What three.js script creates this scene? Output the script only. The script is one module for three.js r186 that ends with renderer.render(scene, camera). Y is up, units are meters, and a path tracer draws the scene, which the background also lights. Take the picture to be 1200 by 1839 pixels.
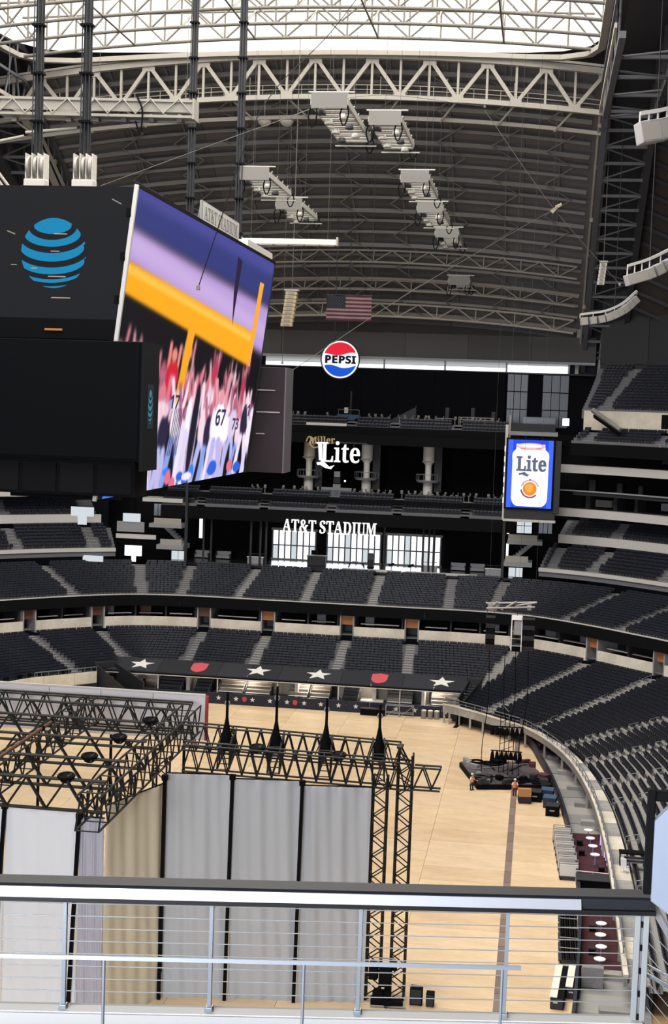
import * as THREE from 'three';
import { RoundedBoxGeometry } from 'three/addons/geometries/RoundedBoxGeometry.js';
import { MarchingCubes } from 'three/addons/objects/MarchingCubes.js';
import { mergeGeometries } from 'three/addons/utils/BufferGeometryUtils.js';
import { FontLoader } from 'three/addons/loaders/FontLoader.js';
import { TextGeometry } from 'three/addons/geometries/TextGeometry.js';
import { RectAreaLightUniformsLib } from 'three/addons/lights/RectAreaLightUniformsLib.js';

// ---------------------------------------------------------------- camera, light, exposure
RectAreaLightUniformsLib.init();
const renderer = new THREE.WebGLRenderer({ antialias: true });
renderer.toneMapping = THREE.LinearToneMapping;
renderer.toneMappingExposure = 1.15;
renderer.shadowMap.enabled = true;
const scene = new THREE.Scene();
scene.background = new THREE.Color(0x9fb4cc);
scene.backgroundIntensity = 0.25;
const camera = new THREE.PerspectiveCamera(2 * Math.atan(919.5 / 2600) * 180 / Math.PI, 1200 / 1839, 0.5, 900);
camera.position.set(0, 40, 0);
camera.rotation.set(THREE.MathUtils.degToRad(-4.12), THREE.MathUtils.degToRad(8.05), THREE.MathUtils.degToRad(2.0), 'YXZ');
camera.updateMatrixWorld(true);
function areaLight(name, color, intensity, w, h, pos, target) {
  const l = new THREE.RectAreaLight(color, intensity, w, h);
  l.name = name; l.position.set(...pos); l.lookAt(...target); scene.add(l);
  return l;
}
// daylight through the translucent roof membrane: one panel of light the size of the roof opening, just under the membrane
areaLight('roof_membrane_daylight', 0xfff9f1, 5.2, 74, 123, [-32.7, 90.6, -128], [-32.7, 0, -128]);
// daylight in the window strip, the glass doors; the screens
// tall glass doors out of view behind the viewer, placed to light curtains and railing
areaLight('unseen_end_daylight', 0xeef3ff, 14, 58, 38, [-29.5, 41, 33.8], [-29.5, 30, -200]);
areaLight('strip_window_daylight', 0xf4f8ff, 3, 49, 1.3, [-21, 47.4, -237.6], [-21, 47.4, 0]);
for (const [x, w] of [[-38.7, 7], [-29, 8.6], [-19.4, 8.6]]) areaLight('glass_door_daylight', 0xf2f7ff, 2.2, w, 4, [x, 17.6, -228.4], [x, 17.6, 0]);
areaLight('video_screen_light', 0xe6cfe0, 0.55, 52, 22, [-30.2, 43.9, -128.5], [20, 40, -128.5]);
areaLight('can_sign_light', 0xbcc8ff, 0.8, 6.3, 9.7, [-1.5, 31.3, -212.2], [-1.5, 31.3, 0]);

// ---------------------------------------------------------------- helpers
const A = -29.5;                                       // x of the field's long axis
const V = (x, y, z) => new THREE.Vector3(x, y, z);
let seed = 7;
const rnd = () => { seed = (seed + 0x6d2b79f5) | 0; let t = Math.imul(seed ^ (seed >>> 15), 1 | seed); t = (t + Math.imul(t ^ (t >>> 7), 61 | t)) ^ t; return ((t ^ (t >>> 14)) >>> 0) / 4294967296; };
const used = {};
function numbered(name) { const n = used[name] = (used[name] ?? -1) + 1; return n ? name + '_' + String(n).padStart(3, '0') : name; }
function thing(name, label, category, pos = [0, 0, 0], group, turn = 0) {
  const o = new THREE.Group(); o.name = numbered(name); o.position.set(...pos); o.rotation.y = turn;
  o.userData = { label, category }; if (group) o.userData.group = group;
  scene.add(o); return o;
}
function struct(name) { const o = new THREE.Group(); o.name = numbered(name); o.userData = { kind: 'structure' }; scene.add(o); return o; }
function put(name, geo, mat, parent, pos, rot) {
  const m = new THREE.Mesh(geo, mat); m.name = parent === scene ? numbered(name) : name;
  m.castShadow = m.receiveShadow = true;
  if (pos) m.position.set(...pos); if (rot) m.rotation.set(...rot);
  parent.add(m); return m;
}
const boxCache = new Map();
function boxGeo(w, h, d, r = 0) {
  const k = [w, h, d, r].map((v) => v.toFixed(3)).join();
  if (!boxCache.has(k)) boxCache.set(k, r ? new RoundedBoxGeometry(w, h, d, 1, r) : new THREE.BoxGeometry(w, h, d));
  return boxCache.get(k);
}
const box = (name, parent, mat, pos, size, rot, r) => put(name, boxGeo(...size, r), mat, parent, pos, rot);
const unitCyl = new THREE.CylinderGeometry(1, 1, 1, 6), unitBar = new THREE.BoxGeometry(2, 1, 2), UP = V(0, 1, 0);
function strut(name, parent, mat, a, b, r = 0.05, square = false) {        // a straight member from a to b
  const d = b.clone().sub(a), m = put(name, square ? unitBar : unitCyl, mat, parent);
  m.position.copy(a).addScaledVector(d, 0.5); m.scale.set(r, d.length(), r);
  m.quaternion.setFromUnitVectors(UP, d.normalize()); return m;
}
function strutGeo(a, b, r, sides = 5) {
  const d = b.clone().sub(a), g = new THREE.CylinderGeometry(r, r, d.length(), sides);
  g.applyQuaternion(new THREE.Quaternion().setFromUnitVectors(UP, d.clone().normalize())); const c = a.clone().addScaledVector(d, 0.5);
  return g.translate(c.x, c.y, c.z);
}
const tubeGeo = (pts, r, seg = 40, sides = 6) => new THREE.TubeGeometry(new THREE.CatmullRomCurve3(pts), seg, r, sides);
function beamGeo(pts, w, h) {                           // a rectangular section swept along points (kept upright)
  const rings = pts.map((p, i) => {
    const t = pts[Math.min(i + 1, pts.length - 1)].clone().sub(pts[Math.max(i - 1, 0)]).normalize();
    const s = t.clone().cross(UP).normalize().multiplyScalar(w / 2), u = s.clone().cross(t).normalize().multiplyScalar(h / 2);
    return [p.clone().add(s).add(u), p.clone().sub(s).add(u), p.clone().sub(s).sub(u), p.clone().add(s).sub(u)];
  });
  const pos = [], quad = (a, b, c, d) => { for (const v of [a, b, c, a, c, d]) pos.push(v.x, v.y, v.z); };
  for (let i = 0; i + 1 < rings.length; i++) for (let k = 0; k < 4; k++) quad(rings[i][k], rings[i + 1][k], rings[i + 1][(k + 1) % 4], rings[i][(k + 1) % 4]);
  const e = rings[rings.length - 1]; quad(...rings[0]); quad(e[3], e[2], e[1], e[0]);
  return finish(pos);
}
function finish(pos, uv) {
  const g = new THREE.BufferGeometry(); g.setAttribute('position', new THREE.Float32BufferAttribute(pos, 3));
  if (uv) g.setAttribute('uv', new THREE.Float32BufferAttribute(uv, 2));
  g.computeVertexNormals(); return g;
}
const plain = (g) => { g = g.index ? g.toNonIndexed() : g.clone(); for (const n of Object.keys(g.attributes)) if (n !== 'position' && n !== 'normal') g.deleteAttribute(n); return g; };
const merge = (list) => mergeGeometries(list.map(plain));
function px(v) { const p = v.clone().project(camera); return [(p.x + 1) * 600, (1 - p.y) * 919.5, p.z]; }
const inView = (v, m = 60) => { const [x, y, z] = px(v); return z < 1 && x > -m && x < 1200 + m && y > -m && y < 1839 + m; };
// plan curves that the bowl follows: right half given, mirrored about the field axis
function planPath(right, mirror = true) {
  const pts = right.map(([x, z]) => V(x, 0, z));
  const all = mirror ? [...pts.slice().reverse().map((p) => V(2 * A - p.x, 0, p.z)), ...pts] : pts;
  const c = new THREE.CatmullRomCurve3(all, false, 'centripetal'), N = 600, sp = c.getSpacedPoints(N), L = c.getLength();
  const nor = sp.map((p, i) => { const t = sp[Math.min(i + 1, N)].clone().sub(sp[Math.max(i - 1, 0)]).normalize(); return V(t.z, 0, -t.x); });
  const at = (s, d = 0, y = 0) => {
    const f = Math.min(Math.max(s / L, 0), 1) * N, i = Math.min(Math.floor(f), N - 1), k = f - i;
    const p = sp[i].clone().lerp(sp[i + 1], k), n = nor[i].clone().lerp(nor[i + 1], k).normalize();
    return p.addScaledVector(n, d).setY(y);
  };
  const near = (x, z, d = 0) => { let b = 0, bd = 1e9; for (let s = 0; s <= L; s += 0.1) { const p = at(s, d), q = (p.x - x) ** 2 + (p.z - z) ** 2; if (q < bd) { bd = q; b = s; } } return b; };
  const turn = (s) => { const n = at(s, 1).sub(at(s, 0)); return Math.atan2(-n.x, -n.z); };     // yaw of a thing facing the field
  return { at, near, turn, L };
}
// sweep a profile of [offset outward, height] along the path from s0 to s1; closed ones get end caps
function sweepGeo(path, S0, S1, prof, { step = 2, closed = false } = {}) {        // s0 and s1 may be functions of the offset (a skewed end)
  const f0 = typeof S0 === 'function' ? S0 : () => S0, f1 = typeof S1 === 'function' ? S1 : () => S1, s0 = f0(prof[0][0]), s1 = f1(prof[0][0]);
  const n = Math.max(1, Math.ceil((s1 - s0) / step)), pos = [], uv = [], P = closed ? [...prof, prof[0]] : prof;
  let v = 0;
  for (let j = 0; j + 1 < P.length; j++) {
    const [d0, h0] = P[j], [d1, h1] = P[j + 1], dv = Math.hypot(d1 - d0, h1 - h0);
    for (let i = 0; i < n; i++) {
      const at = (d, k) => f0(d) + (f1(d) - f0(d)) * k / n, a = at(d0, i), b = at(d0, i + 1);
      const q = [path.at(a, d0, h0), path.at(b, d0, h0), path.at(at(d1, i + 1), d1, h1), path.at(at(d1, i), d1, h1)], u = [[a, v], [b, v], [b, v + dv], [a, v + dv]];
      for (const k of [0, 1, 2, 0, 2, 3]) { pos.push(q[k].x, q[k].y, q[k].z); uv.push(...u[k]); }
    }
    v += dv;
  }
  if (closed) {
    const pts = prof.map(([d, h]) => new THREE.Vector2(d, h));
    for (const s of [f0, f1]) for (const f of THREE.ShapeUtils.triangulateShape(pts, [])) for (const k of f) { const p = path.at(s(prof[k][0]), ...prof[k]); pos.push(p.x, p.y, p.z); uv.push(...prof[k]); }
  }
  return finish(pos, uv);
}

// ---------------------------------------------------------------- materials
function noiseTex(w, h, fn, srgb = true) {
  const d = new Uint8Array(w * h * 4);
  for (let y = 0; y < h; y++) for (let x = 0; x < w; x++) { const c = fn(x, y); d.set([c[0], c[1], c[2], 255], (y * w + x) * 4); }
  const t = new THREE.DataTexture(d, w, h); t.wrapS = t.wrapT = THREE.RepeatWrapping; t.magFilter = THREE.LinearFilter; t.minFilter = THREE.LinearMipmapLinearFilter; t.generateMipmaps = true;
  if (srgb) t.colorSpace = THREE.SRGBColorSpace; t.needsUpdate = true; return t;
}
function speckle(base, amp, size = 128) {              // soft blotches and grain round a base colour
  const g = []; for (let i = 0; i < 256; i++) g.push(rnd());
  const sm = (x, y, n) => { const X = x / size * n, Y = y / size * n, x0 = Math.floor(X), y0 = Math.floor(Y), fx = X - x0, fy = Y - y0, q = (a, b) => g[((a % n) * 7 + (b % n) * 13) & 255];
    return (q(x0, y0) * (1 - fx) + q(x0 + 1, y0) * fx) * (1 - fy) + (q(x0, y0 + 1) * (1 - fx) + q(x0 + 1, y0 + 1) * fx) * fy; };
  return noiseTex(size, size, (x, y) => { const n = (sm(x, y, 4) - 0.5) + (sm(x, y, 16) - 0.5) * 0.6 + (rnd() - 0.5) * 0.5; return base.map((c) => Math.max(0, Math.min(255, c + n * amp))); });
}
const std = (color, roughness = 0.8, metalness = 0, extra = {}) => new THREE.MeshStandardMaterial({ color, roughness, metalness, ...extra });
const matte = (color) => new THREE.MeshPhysicalMaterial({ color, roughness: 0.8, specularIntensity: 0.25 });
const glow = (color, k) => new THREE.MeshStandardMaterial({ color: 0x000000, emissive: color, emissiveIntensity: k, roughness: 0.6 });
const rep = (t, x, y) => { const c = t.clone(); c.repeat.set(x, y); c.needsUpdate = true; return c; };
const concreteTex = rep(speckle([150, 148, 145], 34), 0.12, 0.12), beigeTex = rep(speckle([208, 200, 184], 22), 0.15, 0.15);
const M = {
  seat: std(0x141824, 0.5), seat2: std(0x181b26, 0.45), concrete: std(0xffffff, 0.9, 0, { map: concreteTex }), tread: std(0x66666a, 0.9), stair: std(0x9a9894, 0.9),
  beige: std(0xffffff, 0.85, 0, { map: beigeTex }), ledge: std(0xbdbbb6, 0.75), fascia: matte(0x0a0b0e), dark: matte(0x08090c), black: matte(0x060608), charcoal: std(0x26272b, 0.7),
  roofSteel: std(0x8f8b82, 0.65), openSteel: std(0x5e5a53, 0.7), gantry: std(0xa3a19a, 0.6), gantryDim: std(0x6c6a66, 0.65), wire: std(0x55534f, 0.6), steel: std(0xc6c2b8, 0.55), steelDim: std(0x9d988f, 0.6), roof: std(0x3e3a38, 0.95), purlin: std(0x857f78, 0.75), purlinDim: std(0x716e6b, 0.8), arch: std(0x313236, 0.75), archSteel: std(0x55575c, 0.65), grey: std(0x8c8d8f, 0.6), pale: std(0xd4d2cc, 0.6),
  rail: std(0x8b9299, 0.4, 0.5), railPale: std(0x9a9d9c, 0.45, 0.3), navy: std(0x12182c, 0.6), white: std(0xeeeeee, 0.6), red: std(0xc4454f, 0.7), wood: std(0x6b4332, 0.6), woodLit: std(0xb06f42, 0.6), strip: std(0x84746a, 0.85),  // woodLit: the wood lightened, light falling on it put into the colour
  trussBlack: std(0x1b1c1a, 0.5, 0.3), maroon: std(0x3d171c, 0.95), glass: new THREE.MeshPhysicalMaterial({ color: 0x9fb0b8, roughness: 0.05, transmission: 1, thickness: 0, ior: 1.45 }),
  pane: glow(0xf3f7ff, 1.6), paneDim: glow(0xdfe8ee, 0.75), membrane: glow(0xfffaf2, 1.35), winDark: std(0x3a3d47, 0.25), vest: std(0xff7a50, 0.7), skin: std(0xb98a6c, 0.6), jeans: std(0x23293a, 0.8), hat: std(0xe9e6dc, 0.4), deckFloor: std(0x1d1f24, 0.18),
};

// ---------------------------------------------------------------- field floor
const floor = struct('floor');
box('floor_slab', floor, std(0x9a7b58, 0.9), [-30, -0.2, -128], [140, 0.3, 170]);
{
  const tones = [[217, 190, 152], [222, 196, 158], [211, 184, 147], [219, 194, 159]].map((c) => std(0xffffff, 0.62, 0, { map: rep(speckle(c, 16), 1, 1) }));
  const g = boxGeo(7.27, 0.08, 3.77);
  for (let i = 0; i < 10; i++) for (let j = 0; j < 29; j++) {
    const x = -1.35 - 3.65 - i * 7.3 + 7.3, z = -81 - j * 3.8 - (i % 2) * 0.6;
    if (!inView(V(x, 0, z), 160) || z < -188.5) continue;
    put('floor_panel', g, tones[Math.floor(rnd() * 4)], floor, [x, -0.01, z]);
  }
}
const ramp = thing('cable_ramp', 'long narrow brown-grey cable ramp running straight down the tan floor', 'cable ramp', [-1.25, 0.03, 0]);
for (let z = -92; z > -178; z -= 3) { const m = box('ramp_section', ramp, z % 2 ? M.strip : std(0x7a6a60, 0.85), [0, 0.05, z - 1.45], [0.58, 0.09, 2.92]); m.rotation.y = (rnd() - 0.5) * 0.006; }
{
  const t = thing('yellow_marking_tape', 'patch of yellow tape on the tan floor under the stage roof trusses', 'tape', [-32.7, 0.035, -139]);
  box('tape', t, std(0xe7b64a, 0.7), [0, 0.005, 0], [3.4, 0.01, 0.5]); box('tape', t, std(0xe7b64a, 0.7), [-1.5, 0.005, -1], [0.4, 0.01, 2]);
}

// ---------------------------------------------------------------- the bowl: paths
const B = planPath([[-20, -205.7], [-8.5, -205.8], [-0.5, -204], [7.8, -197.5], [13, -192], [17.4, -187], [22, -178], [26, -165], [28.5, -148], [29.5, -128], [29.5, -95]]);
const sC = B.near(A, -205.7), sOf = (x, z, d = 0) => B.near(x, z, d);
const rowsLower = 25, TR = 0.86, RISE = 0.215, backLower = 6.65;
const lowerAisles = [[-75.7, -199, 0], [-64.2, -203.5, 0], [-47.8, -205.3, 0], [-38.3, -205.6, 0], [-26.6, -205.8, 0], [-17.2, -206.1, 0], [-2.2, -204.6, 0], [8.2, -197.6, 0], [16.2, -188.6, 0], [5.2, -167.7, -20], [5, -159.5, -20.5], [6.5, -150.5, -21], [7.1, -143.1, -21], [7.4, -130.5, -21], [7.5, -118, -21]].map((a) => sOf(...a));
const clubAisles = [[-76.5, -211.5], [-60.4, -215.2], [-52.6, -217.3], [-42.4, -219], [-33, -219], [-23.3, -219], [-12.5, -219], [-4.3, -218.7], [8.9, -206.5], [15.9, -198.5]].map(([x, z]) => sOf(x, z, 6));
const canopyS = [sOf(-58.6, -192, -13.7), sOf(-8.3, -192, -13.7)];
const lowStart = 6, lowEnd = B.L - 2;
const seats = [];                                       // {m: Matrix4, dist, ok}
const seatFrame = new THREE.Matrix4();
function addSeats(d, h, s0, s1, aisles, tier, w = 0.56) {
  let prev = null, acc = w / 2;
  for (let s = s0; s <= s1; s += 0.1) {
    const p = B.at(s, d, h);
    if (prev) acc += p.distanceTo(prev);
    prev = p;
    if (acc < w) continue;
    acc -= w;
    const local = B.at(s + 0.5, d).distanceTo(B.at(s - 0.5, d));
    if (aisles.some((a) => Math.abs(a - s) * local < 0.95)) continue;
    if (!inView(p, 70)) continue;
    const m = new THREE.Matrix4().makeRotationY(B.turn(s) + (rnd() - 0.5) * 0.03).setPosition(p);
    seats.push({ m, dist: p.distanceTo(camera.position), tier, q: px(p) });
  }
}
function stairProfile(d0, h0, n, tread, rise, split = 1) {
  const p = [[d0, h0]];
  for (let i = 0; i < n * split; i++) { const [d, h] = p[p.length - 1]; p.push([d, h + rise / split], [d + tread / split, h + rise / split]); }
  return p;
}
function aisleStairs(parent, s, d0, h0, n, tread, rise, w = 0.62, lift = 0.03) {
  const p = stairProfile(d0, h0 + lift, n, tread, rise, 2);
  put('aisle_stair', sweepGeo(B, s - w, s + w, [...p, [p[p.length - 1][0], h0 - 0.3], [d0, h0 - 0.3]], { step: 1, closed: true }), M.stair, parent);
}
// lower bowl ------------------------------------------------------------------------------------------------
const lower = struct('lower_bowl_terrace');
const hRow = (k) => backLower - (k + 1) * RISE;         // tread height of row k counted from the back
function lowerTier(s0, s1, rows, mat = M.tread) {
  const front = -rows * TR, hf = backLower - rows * RISE - RISE;
  put('terrace', sweepGeo(B, s0, s1, stairProfile(front, hf, rows, TR, RISE)), mat, lower);
  for (let k = 0; k < rows; k++) addSeats(-(k + 1) * TR + 0.5, hRow(k) + 0.01, s0, s1, lowerAisles, 'lower');
  for (const s of lowerAisles) if (s > s0 && s < s1 && (inView(B.at(s, -2, 6), 100) || inView(B.at(s, front, 3), 100))) aisleStairs(lower, s, front, hf, rows, TR, RISE);
}
const gapL = canopyS[0] - 3.4, gapR = canopyS[1] + 3.4;
lowerTier(canopyS[0], canopyS[1], 15);
lowerTier(lowStart, canopyS[0], 16); lowerTier(canopyS[1], lowEnd, 24, std(0x94928d, 0.9));
const frontD = -24 * TR, frontH = backLower - 25 * RISE;
const frontMat = std(0x8a8781, 0.9);
// concourse walkway and front wall of the bowl at either side
for (const [s0, s1] of [[gapR, lowEnd]]) {
  const n = Math.round((s1 - s0) / 4.5);
  for (let i = 0; i < n; i++) {
    const a = s0 + (s1 - s0) * i / n, b = s0 + (s1 - s0) * (i + 1) / n;
    if (!inView(B.at((a + b) / 2, frontD, 2), 150)) continue;
    put('walkway_slab', sweepGeo(B, a + 0.03, b - 0.03, [[frontD, 1.9], [frontD, 2.02], [frontD - 1.5, 2.02], [frontD - 1.5, 1.7]], { step: 1, closed: true }), i % 2 ? M.beige : M.concrete, lower);
    if (a > gapR - 1 && B.at(a, frontD).z < -176) { put('front_wall', sweepGeo(B, a + 0.02, b - 0.02, [[frontD - 1.5, 1.5], [frontD - 1.5, 2.5], [frontD - 1.75, 2.5], [frontD - 1.75, 1.5]], { step: 1, closed: true }), M.concrete, lower); put('under_wall', sweepGeo(B, a, b, [[frontD + 1, 0], [frontD + 1, 2]], { step: 1 }), M.dark, lower); strut('front_post', lower, M.steelDim, B.at(a, frontD - 1.6, 0), B.at(a, frontD - 1.6, 1.6), 0.12, true); } else put('front_wall', sweepGeo(B, a + 0.02, b - 0.02, [[frontD - 1.5, 1.75], [frontD - 1.5, 2.5], [frontD - 1.75, 2.5], [frontD - 1.75, 1.75]], { step: 1, closed: true }), frontMat, lower);
    put('under_wall', sweepGeo(B, a, b, [[frontD + 0.2, 0], [frontD + 0.2, 1.9]], { step: 1 }), M.charcoal, lower); if (i % 2) strut('front_post', lower, M.steelDim, B.at(a, frontD - 1.55, 0), B.at(a, frontD - 1.55, 1.75), 0.12, true);  // under_wall: dark colour stands in for shade below the overhang
    put('wall_cap', sweepGeo(B, a, b, [[frontD - 1.45, 2.44], [frontD - 1.45, 2.6], [frontD - 1.8, 2.6], [frontD - 1.8, 2.44]], { step: 1, closed: true }), M.beige, lower);
  }
}
// the far corner's front: pale curved wall with a dark band below
const fL = -16 * TR, hL = backLower - 17 * RISE;
for (let s = lowStart; s < gapL - 3; s += 4) {
  if (!inView(B.at(s, fL, 3), 150)) continue; const e = Math.min(s + 3.96, gapL);
  put('walkway_slab', sweepGeo(B, s, e, [[fL, hL - 0.2], [fL, hL + 0.02], [fL - 1.3, hL + 0.02], [fL - 1.3, hL - 0.2]], { step: 1, closed: true }), M.beige, lower);
  put('front_wall', sweepGeo(B, s, e, [[fL - 1.3, 2.2], [fL - 1.3, hL + 0.75], [fL - 1.5, hL + 0.75], [fL - 1.5, 2.2]], { step: 1, closed: true }), M.beige, lower);
  put('front_band', sweepGeo(B, s, e, [[fL - 1.25, 1.5], [fL - 1.25, 2.2], [fL - 1.6, 2.2], [fL - 1.6, 1.5]], { step: 1, closed: true }), M.navy, lower);
  put('under_wall', sweepGeo(B, s, e, [[fL - 1, 0], [fL - 1, 1.6]], { step: 1 }), M.charcoal, lower);
  strut('front_post', lower, M.grey, B.at(s + 1, fL - 1.4, 0), B.at(s + 1, fL - 1.4, 1.5), 0.12, true);
}
// beige wall behind the last row, broken at the aisles by wood-lined passages; suites behind it
const suites = struct('suite_level');
{
  const ls = [lowStart, ...lowerAisles.slice(0, 9), sOf(24, -172), sOf(27, -158)].sort((a, b) => a - b);
  for (let i = 0; i + 1 < ls.length; i++) {
    if (!inView(B.at(ls[i], 0, 8), 150) && !inView(B.at(ls[i + 1], 0, 8), 150)) continue;
    put('parapet', sweepGeo(B, ls[i] + 1.05, ls[i + 1] - 1.05, [[0, 6.9], [0, 8.55], [0.3, 8.55], [0.3, 6.9]], { closed: true }), M.beige, suites);
    const n = Math.max(1, Math.round((ls[i + 1] - ls[i] - 3) / 4.6));
    for (let k = 0; k < n; k++) {                       // counters and back walls of each suite
      const a = ls[i] + 1.4 + (ls[i + 1] - ls[i] - 2.8) * k / n, b = ls[i] + 1.4 + (ls[i + 1] - ls[i] - 2.8) * (k + 1) / n;
      put('suite_counter', sweepGeo(B, a + 0.5, b - 0.5, [[0.9, 8.86], [0.9, 8.96], [1.5, 8.96], [1.5, 8.86]], { step: 1, closed: true }), k % 2 ? M.steelDim : M.pale, suites);
      put('suite_divider', sweepGeo(B, b - 0.12, b + 0.12, [[0.6, 8.2], [0.6, 10.3], [5, 10.3], [5, 8.2]], { step: 1, closed: true }), M.charcoal, suites);
      if (rnd() < 0.5) put('suite_cabinet', sweepGeo(B, a + 0.8, a + 2.1, [[4.2, 8.2], [4.2, 9.5 + rnd() * 0.6], [5, 9.5], [5, 8.2]], { step: 1, closed: true }), rnd() < 0.5 ? M.grey : M.wood, suites);
    }
    put('suite_floor', sweepGeo(B, ls[i] + 1.05, ls[i + 1] - 1.05, [[0.3, 8.1], [5.4, 8.1], [5.4, 10.4]]), M.dark, suites);
    if (i > 0) {
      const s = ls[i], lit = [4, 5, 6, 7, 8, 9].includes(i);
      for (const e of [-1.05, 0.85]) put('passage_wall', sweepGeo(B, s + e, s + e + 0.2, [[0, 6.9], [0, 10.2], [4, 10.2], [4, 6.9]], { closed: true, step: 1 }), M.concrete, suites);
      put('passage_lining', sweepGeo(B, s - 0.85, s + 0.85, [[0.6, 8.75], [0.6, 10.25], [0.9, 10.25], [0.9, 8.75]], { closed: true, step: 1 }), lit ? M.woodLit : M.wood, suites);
      put('passage_floor', sweepGeo(B, s - 0.85, s + 0.85, [[0, 7.3], [4, 7.3], [4, 10.2]], { step: 1 }), M.tread, suites);
    }
  }
}
// club tier --------------------------------------------------------------------------------------------------
const club = struct('club_tier_terrace');
const cN = 15, cT = 0.85, cR = 0.212, cD = 0.1, cH = 11.5;
put('terrace', sweepGeo(B, lowStart, lowEnd, [...stairProfile(cD, cH, cN, cT, cR), [12.9, 13.9], [5.6, 10.35], [-0.2, 10.35]], { closed: true }), M.tread, club);
{
  const n = 24;
  for (let i = 0; i < n; i++) {                         // dark ribbon board, panel by panel, with a pale top rail
    const a = lowStart + (lowEnd - lowStart) * i / n, b = lowStart + (lowEnd - lowStart) * (i + 1) / n;
    if (!inView(B.at(a, 0, 11), 100) && !inView(B.at(b, 0, 11), 100)) continue;
    put('ribbon_panel', sweepGeo(B, a + 0.02, b - 0.02, [[-0.25, 10.15], [-0.25, 11.75], [0.05, 11.75], [0.05, 10.15]], { closed: true }), M.fascia, club);
    put('ribbon_cap', sweepGeo(B, a, b, [[-0.3, 11.75], [-0.3, 11.87], [0.08, 11.87], [0.08, 11.75]], { closed: true }), M.ledge, club);
  }
}
for (let k = 0; k < cN; k++) addSeats(cD + k * cT + 0.32, cH + (k + 1) * cR + 0.01, lowStart, lowEnd, clubAisles, 'club');
for (const s of clubAisles) aisleStairs(club, s, cD, cH, cN, cT, cR);

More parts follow.
